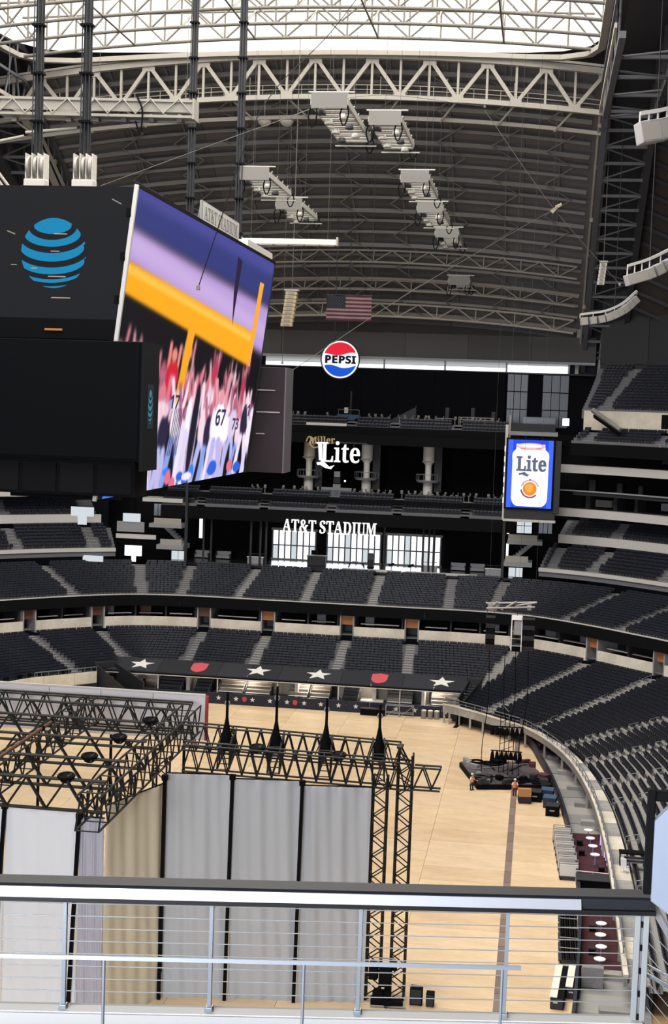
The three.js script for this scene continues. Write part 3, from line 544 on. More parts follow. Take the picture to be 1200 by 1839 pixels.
// ---------------------------------------------------------------- seats: the 300 that show largest one by one, the rest as one mass
{
  const back = new RoundedBoxGeometry(0.53, 0.44, 0.07, 1, 0.03).rotateX(-0.18).translate(0, 0.6, -0.06);
  const pan = new RoundedBoxGeometry(0.48, 0.34, 0.09, 1, 0.035).rotateX(0.16).translate(0, 0.5, 0.09);
  const parts = [back, pan, new THREE.BoxGeometry(0.05, 0.42, 0.1).translate(-0.24, 0.25, 0), new THREE.BoxGeometry(0.04, 0.04, 0.3).translate(-0.27, 0.6, 0.05)];
  const seatGeo = merge(parts);
  seats.sort((a, b) => a.dist - b.dist);
  const near = seats.filter((s) => s.tier === 'lower' && s.q[0] > 960 && s.q[0] < 1178 && s.q[1] > 1240 && s.q[1] < 1700).slice(0, 300), nearSet = new Set(near);
  let first = null;
  for (const s of near) {
    const m = first ? first.clone() : put('stadium_seat', seatGeo, M.seat, scene);
    if (first) { m.name = numbered('stadium_seat'); scene.add(m); } else first = m;
    s.m.decompose(m.position, m.quaternion, m.scale);
    m.userData = { label: 'folded dark navy stadium seat in the steep bowl rows beside the beige walkway', category: 'seat', group: 'seats in the rows nearest the beige walkway' };
  }
  const far = seats.filter((s) => !nearSet.has(s)), im = new THREE.InstancedMesh(seatGeo, M.seat, far.length);
  far.forEach((s, i) => im.setMatrixAt(i, s.m));
  im.name = 'distant_stadium_seats'; im.castShadow = im.receiveShadow = true;
  im.userData = { kind: 'stuff', label: 'rows of dark navy folded seats filling the far tiers of the stadium' };
  scene.add(im);
  console.log('seats', seats.length, near.length);
}
// short loop handrails down the aisles of the bowl
lowerAisles.forEach((s, i) => {
  if (i < 7) return;
  const p0 = B.at(s, -12, 5); if (!inView(p0, 400)) return;
  const where = { 7: 'long aisle below the hung loudspeakers', 8: 'aisle beside the corner rows', 9: 'first aisle above the field entrance gap', 10: 'aisle behind the delay tower', 11: 'aisle level with the lighting mast platform', 12: 'aisle above the grey floor plates', 13: 'aisle above the maroon carpet', 14: 'aisle nearest the balcony' }[i];
  const t = thing('aisle_handrail', 'pale metal loop handrails stepping up the ' + where, 'handrail', [0, 0, 0]);
  for (let k = 23; k > 1; k -= i === 7 ? 2 : 3) {
    const d0 = -(k + 1) * TR + 0.3, d1 = d0 + TR * 1.3, h = hRow(k);
    const a = B.at(s, d0, h), b = B.at(s, d1, h + RISE);
    if (!inView(a, 30)) continue;
    const A1 = a.clone().setY(h + 0.95), B1 = b.clone().setY(h + RISE + 0.98);
    put('rail_loop', merge([strutGeo(a, A1, 0.03), strutGeo(b, B1, 0.03), strutGeo(A1, B1, 0.035), strutGeo(a.clone().lerp(A1, 0.55), b.clone().lerp(B1, 0.55), 0.025)]), M.rail, t);
  }
});
// handrail along the front of the bowl walkway
{
  const t = thing('front_handrail', 'long curved metal handrail along the beige front wall of the bowl', 'handrail');
  const s0 = gapR + 0.5, s1 = lowEnd - 3, pts = []; for (let s = s0; s < s1; s += 2) pts.push(B.at(s, frontD - 1.62, 3.35));
  put('top_rail', tubeGeo(pts, 0.05, 140), M.rail, t); put('lower_rail', tubeGeo(pts.map((p) => p.clone().setY(2.95)), 0.035, 140), M.rail, t);
  for (let s = s0; s < s1; s += 2.4) { const p = B.at(s, frontD - 1.62, 2.5); if (inView(p, 60)) strut('post', t, M.rail, p, p.clone().setY(3.35), 0.04); }
  const u = thing('front_handrail', 'short metal handrail on the curved beige wall at the far corner', 'handrail');
  const q = []; for (let s = gapL - 12; s < gapL - 0.5; s += 1.2) q.push(B.at(s, fL - 1.4, hL + 1.35));
  put('top_rail', tubeGeo(q, 0.05, 30), M.rail, u); for (const p of q) strut('post', u, M.rail, p.clone().setY(hL + 0.75), p, 0.035);
}
// folding chairs standing along the pale corner walkway
{
  const c0 = thing('folding_chair', 'small dark folding chair on the pale curved corner walkway', 'chair', [0, 0, 0], 'dark chairs on the corner walkway');
  box('seat', c0, M.black, [0, 0.45, 0], [0.5, 0.08, 0.5], null, 0.02); box('backrest', c0, M.black, [0, 0.85, -0.22], [0.5, 0.5, 0.06], [-0.1, 0, 0], 0.02); for (const x of [-0.2, 0.2]) { strut('leg', c0, M.charcoal, V(x, 0, 0.2), V(x, 0.45, -0.1), 0.025); strut('leg', c0, M.charcoal, V(x, 0, -0.2), V(x, 0.45, 0.1), 0.025); }
  let n = 0; for (let s = gapL - 22; s < gapL - 3; s += n % 2 ? 2.6 : 0.7) { const p = B.at(s, fL - 0.6, hL + 0.03); if (!inView(p, 10)) { n++; continue; } const c = n && c0.userData.placed ? c0.clone() : c0; if (c !== c0) { c.name = numbered('folding_chair'); scene.add(c); } c0.userData.placed = 1; c.position.copy(p); c.rotation.y = B.turn(s) + 0.2; n++; }
  delete c0.userData.placed; scene.traverse((o) => { if (o.userData.placed) delete o.userData.placed; });
}
// tunnel walls at the two gaps beside the covered field seats
{
  const t = struct('wall_tunnel');
  for (const [s, e] of [[canopyS[0], -1], [canopyS[1], 1]]) {
    const lo = Math.min(s, s + e * 3.4), hi = Math.max(s, s + e * 3.4);
    put('tunnel_side', sweepGeo(B, s + e * 0.1 - 0.12, s + e * 0.1 + 0.12, [[-13.2, 0], [-13.2, 4.4], [-22, 3.2], [-22, 0]], { closed: true, step: 1 }), M.charcoal, t);
    put('tunnel_side', sweepGeo(B, s + e * 3.4 - 0.12, s + e * 3.4 + 0.12, [[-13.2, 0], [-13.2, 4.4], [-22.2, 2.5], [-22.2, 0]], { closed: true, step: 1 }), M.charcoal, t);
    put('tunnel_lintel', sweepGeo(B, lo, hi, [[-13.4, 2.6], [-13.4, 4.5], [-12.8, 4.5], [-12.8, 2.6]], { closed: true, step: 1 }), M.charcoal, t);
    put('tunnel_floor', sweepGeo(B, lo, hi, [[-12, 0.05], [-24, 0.05]], { step: 1 }), M.dark, t); put('tunnel_rear', sweepGeo(B, lo, hi, [[-12, 0], [-12, 2.7]], { step: 1 }), M.black, t);
  }
}
// sunken strip between the field wall and the bowl: floor plates, steps, carpet
const moat = struct('floor_strip');
const W = planPath([[-8, -187.6], [-4, -183.3], [-0.6, -177.3], [1.6, -165], [3.2, -152], [4.1, -140], [4.6, -128], [4.7, -116], [4.3, -104], [3.6, -92], [2.6, -80]], false);
{
  const frontAt = (s) => B.at(s, frontD + 0.15, 0.06), n = 34, tones = [0x8b8a87, 0x97958f, 0x807f7d].map((c) => std(c, 0.9));
  let bs = []; for (let k = 0; k <= n; k++) { const w = W.at(W.L * k / n), s = B.near(w.x, w.z, frontD - 1.76); bs.push([w.setY(0.06), frontAt(s)]); }
  for (let k = 0; k < n; k++) {
    const [a, b] = bs[k], [d, c] = bs[k + 1], z = (a.z + c.z) / 2; if (!inView(a, 120)) continue;
    const cen = a.clone().add(b).add(c).add(d).multiplyScalar(0.25), maroon = z > -138 && z < -101.5, y = maroon ? 0.12 : 0.06 + (k % 3) * 0.03, pos = [];
    const top = [a, b, c, d].map((p) => p.clone().lerp(cen, 0.012).setY(y)), bot = top.map((p) => p.clone().setY(-0.05));
    const q = (i, j, l, m) => { for (const v of [i, j, l, i, l, m]) pos.push(v.x, v.y, v.z); };
    q(...top); for (let j = 0; j < 4; j++) q(top[j], bot[j], bot[(j + 1) % 4], top[(j + 1) % 4]);
    put(maroon ? 'carpet_tile' : 'floor_plate', finish(pos), maroon ? M.maroon : tones[k % 3], moat);
    if (!maroon && k % 2) { const m = a.clone().lerp(b, 0.45); put('step', boxGeo(a.distanceTo(b) * 0.5, 0.5, 0.9), tones[(k + 1) % 3], moat, [m.x + 0.6, 0.25, m.z]); }
  }
  const fw = struct('field_barrier'), m = 30;
  for (let k = 0; k < m; k++) put('wall_pad', sweepGeo(W, W.L * k / m + 0.02, W.L * (k + 1) / m - 0.02, [[-0.1, 0], [-0.1, 1.15], [0.12, 1.15], [0.12, 0]], { closed: true, step: 1.2 }), M.navy, fw);
  // front band under the covered seats: navy pads with pale stars and shields
  for (let k = 0; k < 16; k++) { const x0 = -58.6 + k * 3.15; box('wall_pad', fw, M.navy, [x0 + 1.56, 0.78, -187.2], [3.1, 1.5, 0.25], null, 0.04); }
}
function starShape(r, inner = 0.42) { const s = new THREE.Shape(); for (let k = 0; k < 10; k++) { const a = Math.PI / 2 + k * Math.PI / 5, q = k % 2 ? r * inner : r; s[k ? 'lineTo' : 'moveTo'](Math.cos(a) * q, Math.sin(a) * q); } s.closePath(); return s; }
function shieldShape(r) { const s = new THREE.Shape(); s.moveTo(-0.8 * r, 0.8 * r); s.lineTo(-0.3 * r, 0.9 * r); s.lineTo(0, r); s.lineTo(0.3 * r, 0.9 * r); s.lineTo(0.8 * r, 0.8 * r); s.lineTo(0.8 * r, -0.2 * r); s.quadraticCurveTo(0.7 * r, -0.8 * r, 0, -r); s.quadraticCurveTo(-0.7 * r, -0.8 * r, -0.8 * r, -0.2 * r); return s; }
const flat = (sh, d = 0.03) => new THREE.ExtrudeGeometry(sh, { depth: d, bevelEnabled: false });
{
  const star = flat(starShape(0.36)), shield = flat(shieldShape(0.36)), fw = scene.getObjectByName('field_barrier'), sm = std(0xd9d9d6, 0.6), rm = std(0xb4474f, 0.6);
  const marks = [[342, 1], [355, 0], [385, 0], [418, 0], [434, 1], [449, 0], [482, 0], [514, 0], [529, 1], [546, 0], [577, 0], [610, 0], [642, 0], [716, 0], [750, 0], [806, 0]];
  for (const [p, k] of marks) put(k ? 'shield_emblem' : 'star_emblem', k ? shield : star, k ? rm : sm, fw, [(p + 18 - 975) / 2600 * 187, 0.85, -187.07]);
}
// covered field-level seats: canopy roof, rear wall, posts
const canopy = struct('roof_canopy');
{
  const x0 = -58.5, x1 = -8.4;
  for (let k = 0; k < 12; k++) { const w = (x1 - x0) / 12; const g = new THREE.ExtrudeGeometry(new THREE.Shape([[0, 0], [0, 0.28], [4.4, 1.25], [4.4, 0.95]].map(([a, b]) => new THREE.Vector2(a, b))), { depth: w - 0.04, bevelEnabled: false }).rotateY(Math.PI / 2); put('roof_panel', g, std([0x2b2c31, 0x303137, 0x27282d][k % 3], 0.6), canopy, [x0 + k * w, 3.35, -188.3]); }
  box('fascia_trim', canopy, M.fascia, [(x0 + x1) / 2, 3.38, -188.25], [x1 - x0, 0.2, 0.15]); box('fascia_trim', canopy, M.pale, [(x0 + x1) / 2, 3.24, -188.25], [x1 - x0, 0.1, 0.16]);
  const rear = struct('wall_covered_seats');
  for (let k = 0; k < 20; k++) { const w = (x1 - x0) / 20; box('rear_panel', rear, [M.beige, M.concrete, M.beige, M.woodLit, M.charcoal][[0, 1, 0, 3, 1, 0, 4, 0, 1, 0, 0, 3, 4, 0, 1, 0, 2, 1, 4, 0][k]], [x0 + (k + 0.5) * w, 2.0, -192.6], [w - 0.05, 4.0, 0.2]); }
  box('raised_floor', rear, M.concrete, [(x0 + x1) / 2, 0.4, -190], [x1 - x0, 0.8, 5.2]);
  for (let k = 0; k <= 6; k++) strut('post', canopy, M.pale, V(x0 + 0.4 + k * (x1 - x0 - 0.8) / 6, 0.8, -188.5), V(x0 + 0.4 + k * (x1 - x0 - 0.8) / 6, 3.3, -188.5), 0.09);
  for (const [x, w, d] of [[-46, 0.5, 2], [-31, 0.4, 3], [-20.5, 0.5, 3], [-14, 0.4, 3]]) box('partition', rear, M.pale, [x, 2.2, -190.6], [w, 2.8, d]);
  const tilt = Math.atan2(0.97, 4.4);
  [[235, 0], [345, 1], [457, 0], [570, 0], [683, 1], [797, 0]].forEach(([p, k], i) => {
    const x = (p + 18 - 975) / 2600 * 190, m = put(k ? 'shield_emblem' : 'star_emblem', k ? flat(shieldShape(1.35)).scale(1, 1.25, 1) : flat(starShape(1.75)), k ? std(0xcf5a62, 0.6) : std(0xe8e6e0, 0.6), canopy, [x, 3.35 + 0.28 + 0.5, -190.5]);
    m.rotation.x = -Math.PI / 2 + tilt;
  });
}
{
  const groups = [[-56.2, -52.4, 1, 'dark seats at the corner end of the covered stand'], [-50.3, -46.7, 1, 'dark seats beside the first pale partition'], [-45, -42.8, 1, 'narrow dark group under the first red shield'], [-41.6, -38.2, 0, 'pale group under the second star'], [-37.9, -34.5, 0, 'pale group ending at the middle partition'],
    [-32, -29.4, 0, 'pale group just past the middle partition'], [-29.1, -26.5, 0, 'pale group under the third star'], [-24.8, -22.6, 1, 'narrow group beside the beige dais under the second red shield'], [-18.8, -15.4, 0, 'pale group above the equipment frame'], [-12.9, -9.2, 0, 'pale group at the end beside the tunnel']];
  for (const [x0, x1, dark, say] of groups) {
    const t = thing('bench_tier', 'stepped covered field-level seats, ' + say, 'seating', [(x0 + x1) / 2, 0.8, -188.6], 'covered field-level seat tiers');
    for (let k = 0; k < 4; k++) {
      box('step', t, M.charcoal, [0, 0.14 + k * 0.17, -0.3 - k * 0.72], [x1 - x0, 0.28 + k * 0.34, 0.7]);
      box('bench', t, dark ? M.seat2 : M.pale, [0, 0.62 + k * 0.34, -0.25 - k * 0.72], [x1 - x0 - 0.1, 0.1, 0.42], null, 0.03);
      box('bench_back', t, dark ? M.seat : M.purlin, [0, 0.86 + k * 0.34, -0.5 - k * 0.72], [x1 - x0 - 0.1, 0.34, 0.07], [-0.15, 0, 0], 0.02);
    }
    for (const x of [-(x1 - x0) / 2, (x1 - x0) / 2]) { strut('side_rail', t, M.rail, V(x, 0.9, 0.1), V(x, 2.1, -2.6), 0.035); for (let k = 0; k < 3; k++) strut('rail_post', t, M.rail, V(x, 0.1 + k * 0.5, 0.1 - k * 1.2), V(x, 0.95 + k * 0.5, 0.1 - k * 1.2), 0.03); }
  }
  const d = thing('dais', 'beige boxed dais between the pale bench tiers under the canopy', 'dais', [-20.7, 0.8, -189]);
  box('platform', d, M.beige, [0, 0.35, 0], [3, 0.7, 1.6], null, 0.03); box('front_rail', d, M.steelDim, [0, 0.95, 0.75], [3, 0.06, 0.06]);
  const f = thing('equipment_frame', 'dark steel equipment frame against the navy band near the tunnel', 'frame', [-16.8, 0.02, -186.4]);
  for (const x of [-1.8, 0, 1.8]) for (const z of [-0.4, 0.4]) strut('leg', f, M.grey, V(x, 0, z), V(x, 1.5, z), 0.05);
  for (const y of [0.5, 1.5]) for (const z of [-0.4, 0.4]) strut('bar', f, M.grey, V(-1.8, y, z), V(1.8, y, z), 0.05);
  for (const x of [-1.8, 0]) strut('brace', f, M.grey, V(x, 0, 0.4), V(x + 1.8, 1.5, 0.4), 0.04);
  const m = thing('road_case', 'long black road case before the navy band beside the equipment frame', 'case', [-20.3, 0.02, -186.2]);
  box('body', m, M.black, [0, 0.45, 0], [3.2, 0.8, 0.9], null, 0.05); box('lid', m, M.charcoal, [0, 0.9, 0], [3.2, 0.14, 0.9], null, 0.04);
  for (let k = 0; k < 3; k++) { const b = thing('barrel', ['grey drum nearest the equipment frame by the navy band', 'grey middle drum of three by the navy band', 'grey drum at the tunnel end of the navy band'][k], 'barrel', [-13.6 + k * 0.85, 0.02, -186.3], 'grey drums by the navy band'); put('body', new THREE.LatheGeometry([[0, 0], [0.33, 0], [0.36, 0.1], [0.33, 0.5], [0.36, 0.9], [0.34, 1.05], [0, 1.05]].map(([x, y]) => new THREE.Vector2(x, y)), 14), M.purlin, b); put('lid', new THREE.CylinderGeometry(0.3, 0.34, 0.08, 14), M.pale, b, [0, 1.09, 0]); }
}

// ---------------------------------------------------------------- print textures
function canvasTex(w, h, draw) { const c = document.createElement('canvas'); c.width = w; c.height = h; draw(c.getContext('2d'), w, h); const t = new THREE.CanvasTexture(c); t.colorSpace = THREE.SRGBColorSpace; t.anisotropy = 8; return t; }
const screenMat = (t, k = 1) => new THREE.MeshPhysicalMaterial({ color: 0x050505, roughness: 0.8, specularIntensity: 0.2, emissive: 0xffffff, emissiveMap: t, emissiveIntensity: k });
function globe(g, cx, cy, r, blue, bg) {                // striped globe mark
  g.fillStyle = blue; g.beginPath(); g.arc(cx, cy, r, 0, 7); g.fill();
  g.save(); g.beginPath(); g.arc(cx, cy, r * 1.01, 0, 7); g.clip(); g.strokeStyle = bg;
  const bands = [[-0.76, 0.66, 0.3, 0.17], [-0.52, 0.95, 0.43, 0.18], [-0.14, 1.06, 0.47, 0.17], [0.26, 1.06, 0.42, 0.14], [0.6, 0.92, 0.3, 0.1]];
  for (const [y, rx, ry, lw] of bands) { g.lineWidth = lw * r; g.beginPath(); g.ellipse(cx - 0.04 * r, cy + y * r, rx * r, ry * r, -0.03, -0.25, Math.PI + 0.25); g.stroke(); }
  g.restore();
}
const texGlobePanel = canvasTex(1024, 840, (g, w, h) => {
  const q = g.createLinearGradient(0, 0, 0, h); g.fillStyle = '#27282c'; g.fillRect(0, 0, w, h);
  globe(g, 490, 425, 222, '#1c9ad0', '#24252a');
  g.fillStyle = '#d8c0b0'; for (const [x, y, l] of [[490, 300, 90], [470, 410, 60], [455, 570, 120], [480, 705, 130], [340, 520, 40]]) g.fillRect(x, y, l, 6);
  g.fillStyle = '#b9a898'; g.save(); g.translate(880, 75); g.rotate(0.45); g.fillRect(0, 0, 70, 7); g.restore(); g.save(); g.translate(170, 285); g.rotate(0.35); g.fillRect(0, 0, 60, 7); g.restore(); g.fillRect(200, 500, 40, 6);
});
const texAction = canvasTex(1536, 640, (g, w, h) => {
  g.fillStyle = '#120f16'; g.fillRect(0, 0, w, h);
  const band = (pts, c) => { g.fillStyle = c; g.beginPath(); pts.forEach(([x, y], i) => g[i ? 'lineTo' : 'moveTo'](x * w, y * h)); g.fill(); };
  g.filter = 'blur(10px)';
  band([[-0.05, -0.05], [1.05, -0.05], [1.05, 0.2], [-0.05, 0.12]], '#333a78'); band([[-0.05, -0.05], [1.05, -0.05], [1.05, 0.06], [-0.05, 0.03]], '#4a4a94');
  band([[-0.05, 0.125], [1.05, 0.21], [1.05, 0.44], [-0.05, 0.235]], '#b79ad4'); band([[0.0, 0.14], [1.05, 0.3], [1.05, 0.36], [0, 0.2]], '#c4a9dc');
  g.filter = 'blur(4px)';
  band([[-0.05, 0.225], [0.895, 0.345], [0.895, 0.50], [-0.05, 0.325]], '#f7a81c'); band([[-0.05, 0.235], [0.895, 0.36], [0.895, 0.39], [-0.05, 0.26]], '#ffc04a');
  g.filter = 'none';
  band([[0.885, 0.11], [0.925, 0.11], [0.90, 0.50], [0.865, 0.49]], '#ffa733'); band([[0.66, 0.05], [0.70, 0.06], [0.69, 0.34], [0.665, 0.2]], '#2c1c3c');
  // spectators, arms up, then players in pale kit: soft coloured strokes of a moving picture
  const R2 = (a, b) => a + (b - a) * rnd();
  const fig = (x, y, s, shirt, legs, arms) => {
    g.lineCap = 'round'; g.strokeStyle = arms; g.lineWidth = s * 0.13; for (const e of [-1, 1]) { g.beginPath(); g.moveTo(x + e * s * 0.2, y - s * 0.1); g.lineTo(x + e * s * R2(0.2, 0.45), y - s * R2(0.5, 1.0)); g.stroke(); }
    g.fillStyle = shirt; g.beginPath(); g.ellipse(x, y + s * 0.2, s * 0.27, s * 0.46, 0, 0, 7); g.fill(); g.fillStyle = arms; g.beginPath(); g.ellipse(x, y - s * 0.36, s * 0.13, s * 0.17, 0, 0, 7); g.fill();
    if (legs) { g.strokeStyle = legs; g.lineWidth = s * 0.22; for (const e of [-1, 1]) { g.beginPath(); g.moveTo(x + e * s * 0.12, y + s * 0.6); g.lineTo(x + e * s * R2(0.1, 0.45), y + s * 1.5); g.stroke(); } }
  };
  const wide = (x, y, s, k, ...c) => { g.save(); g.translate(x, y); g.scale(k, 1); fig(0, 0, s, ...c); g.restore(); };
  g.filter = 'blur(7px)';
  for (let i = 0; i < 46; i++) { const x = rnd() * w * 0.99, y = h * (0.5 + 0.2 * rnd() + 0.05 * x / w); wide(x, y, R2(56, 92), R2(1.3, 2), ['#b73a55', '#d9667c', '#e4c4d4', '#6f2a44', '#1c1824', '#d49ab4', '#a99cc8', '#201c28', '#16131c'][i % 9], null, ['#e2909e', '#d9808a', '#b85a70', '#edb9bc'][i % 4]); }
  g.filter = 'blur(4px)'; wide(w * 0.31, h * 0.56, 104, 2.0, '#cf2338', null, '#e4897c'); band([[0.375, 0.37], [0.425, 0.38], [0.385, 0.70], [0.345, 0.70]], '#f5a524');
  g.filter = 'blur(5px)';
  for (let i = 0; i < 19; i++) { const x = w * (0.05 + 0.95 * (i + rnd() * 0.8) / 19), y = h * R2(0.68, 0.79); wide(x, y, R2(96, 132), R2(1.5, 2.1), ['#f2e6f4', '#e4d8f0', '#fbf4fc', '#d8c8e4', '#f0d4e2', '#2a2440'][i % 6], ['#b4b8ec', '#8aa0e4', '#ecdff2', '#dcd0ee', '#c8b4d8'][i % 5], ['#d77a8c', '#edc2cc', '#efdff0', '#b4607a'][i % 4]); }
  g.fillStyle = '#1c1a2e'; g.beginPath(); g.ellipse(w * 0.5, h * 0.78, 34, 120, 0.05, 0, 7); g.fill(); g.filter = 'blur(2px)'; g.strokeStyle = '#3a3450'; g.lineWidth = 6; for (let k = 0; k < 6; k++) { g.beginPath(); g.moveTo(w * 0.36 + k * 17, h * 0.7); g.lineTo(w * 0.35 + k * 16, h * 0.88); g.stroke(); }
  wide(w * 0.69, h * 0.72, 130, 1.9, '#fdf6fd', '#b9b4ea', '#e09aa4');
  for (let i = 0; i < 20; i++) { const x = rnd() * w; g.fillStyle = ['#2f62d8', '#3f7cf0', '#efe4fa', '#e0708c'][i % 4]; g.beginPath(); g.ellipse(x, h * R2(0.94, 1.0), R2(26, 56), R2(10, 22), 0, 0, 7); g.fill(); }
  g.filter = 'blur(1px)'; g.fillStyle = '#2c2a4c'; const num = (tx, x, y, s) => { g.save(); g.translate(w * x, h * y); g.scale(1.9, 1); g.font = 'bold ' + s + 'px sans-serif'; g.fillText(tx, 0, 0); g.restore(); };
  num('67', 0.66, 0.77, 62); num('11', 0.90, 0.73, 50); num('17', 0.32, 0.70, 46); num('7', 0.1, 0.8, 56); num('73', 0.81, 0.79, 46); g.filter = 'none';
});
const texBoardSign = canvasTex(1024, 128, (g, w, h) => { g.fillStyle = '#c9c7c2'; g.fillRect(0, 0, w, h); g.fillStyle = '#55565a'; g.font = 'bold 116px serif'; g.textAlign = 'center'; g.fillText('AT&T STADIUM', w / 2, 106, w * 0.95); });
const texSmallGlobe = canvasTex(128, 256, (g, w, h) => { g.fillStyle = '#2a2d33'; g.fillRect(0, 0, w, h); g.save(); g.translate(64, 128); g.scale(0.6, 1.2); globe(g, 0, 0, 80, '#3c8798', '#2a2d33'); g.restore(); });
const texCola = canvasTex(512, 512, (g) => {
  g.fillStyle = '#ffffff'; g.fillRect(0, 0, 512, 512); g.save(); g.beginPath(); g.arc(256, 256, 238, 0, 7); g.clip(); g.fillStyle = '#eef3ff'; g.fillRect(0, 0, 512, 512);
  g.fillStyle = '#dc2438'; g.beginPath(); g.moveTo(0, 0); g.lineTo(512, 0); g.lineTo(512, 178); g.bezierCurveTo(380, 120, 300, 215, 190, 200); g.bezierCurveTo(110, 190, 60, 160, 0, 190); g.fill();
  g.fillStyle = '#1b55c8'; g.beginPath(); g.moveTo(0, 512); g.lineTo(512, 512); g.lineTo(512, 320); g.bezierCurveTo(440, 340, 330, 400, 220, 352); g.bezierCurveTo(130, 318, 70, 330, 0, 350); g.fill(); g.restore();
  g.lineWidth = 16; g.strokeStyle = '#ffffff'; g.beginPath(); g.arc(256, 256, 240, 0, 7); g.stroke(); g.fillStyle = '#10131c'; g.font = 'bold 140px sans-serif'; g.textAlign = 'center'; g.save(); g.translate(256, 306); g.scale(1.16, 1); g.fillText('PEPSI', 0, 0); g.lineWidth = 7; g.strokeStyle = '#10131c'; g.strokeText('PEPSI', 0, 0); g.restore();
});
const texFlag = canvasTex(512, 288, (g, w, h) => {
  for (let k = 0; k < 13; k++) { g.fillStyle = k % 2 ? '#b9aeb2' : '#6d2b37'; g.fillRect(0, h * k / 13, w, h / 13 + 1); }
  g.fillStyle = '#171c33'; g.fillRect(0, 0, w * 0.42, h * 7 / 13); g.fillStyle = '#9a9caa';
  for (let r = 0; r < 9; r++) for (let c = 0; c < (r % 2 ? 5 : 6); c++) { const x = w * 0.42 * ((c + (r % 2 ? 1 : 0.5)) / 6), y = h * 7 / 13 * (r + 0.7) / 9.4; g.beginPath(); for (let k = 0; k < 10; k++) { const a = -Math.PI / 2 + k * Math.PI / 5, q = k % 2 ? 2.4 : 6; g[k ? 'lineTo' : 'moveTo'](x + Math.cos(a) * q, y + Math.sin(a) * q); } g.fill(); }
});
const texCan = canvasTex(640, 960, (g, w, h) => {
  g.fillStyle = '#2447d8'; g.fillRect(0, 0, w, h); g.fillStyle = '#3f63ea'; g.fillRect(0, 0, 70, h); g.fillRect(570, 0, 70, h);
  g.fillStyle = '#ffffff'; g.beginPath(); g.moveTo(120, 60); g.lineTo(520, 60); g.lineTo(530, 140); g.bezierCurveTo(590, 170, 590, 220, 580, 300); g.lineTo(580, 820); g.bezierCurveTo(570, 900, 540, 920, 500, 940); g.lineTo(150, 940); g.bezierCurveTo(110, 920, 80, 900, 70, 820); g.lineTo(70, 300); g.bezierCurveTo(60, 220, 60, 170, 115, 140); g.fill();
  g.fillStyle = '#e9a9ae'; g.beginPath(); g.ellipse(320, 90, 205, 48, 0, 0, 7); g.fill(); g.fillStyle = '#f6e4e6'; g.beginPath(); g.ellipse(320, 84, 170, 24, 0, 0, 7); g.fill(); g.fillStyle = '#9a3b48'; g.fillRect(180, 122, 60, 9); g.fillRect(400, 118, 70, 12); g.fillStyle = '#d59a9c'; g.fillRect(150, 136, 340, 5);
  g.fillStyle = '#5a6076'; g.font = 'bold 250px serif'; g.textAlign = 'center'; g.save(); g.translate(340, 435); g.scale(1, 1.1); g.fillText('Lite', 0, 0, 430); g.lineWidth = 12; g.strokeStyle = '#5a6076'; g.strokeText('Lite', 0, 0, 430); g.restore(); g.beginPath(); g.moveTo(165, 470); g.lineTo(250, 455); g.lineTo(300, 490); g.lineTo(330, 478); g.lineTo(285, 520); g.lineTo(215, 492); g.lineTo(165, 500); g.fill();
  g.fillStyle = '#efe9ea'; g.beginPath(); g.arc(330, 690, 140, 0, 7); g.fill(); g.lineWidth = 22; g.strokeStyle = '#6a4f5e'; g.beginPath(); g.arc(330, 690, 122, 0.75, Math.PI - 0.1); g.stroke(); g.strokeStyle = '#b9a7ad'; g.beginPath(); g.arc(330, 690, 122, Math.PI + 0.25, -0.25); g.stroke();
  g.fillStyle = '#e97f2a'; g.beginPath(); g.arc(330, 690, 96, 0, 7); g.fill(); g.fillStyle = '#f5a24c'; g.beginPath(); g.arc(322, 680, 60, 0, 7); g.fill(); g.fillStyle = '#4a4a5c'; g.beginPath(); g.moveTo(316, 552); g.lineTo(344, 552); g.lineTo(330, 580); g.fill();
  g.strokeStyle = '#9aa6d8'; g.lineWidth = 6; g.beginPath(); g.moveTo(90, 850); g.bezierCurveTo(200, 920, 440, 920, 560, 850); g.stroke();
});

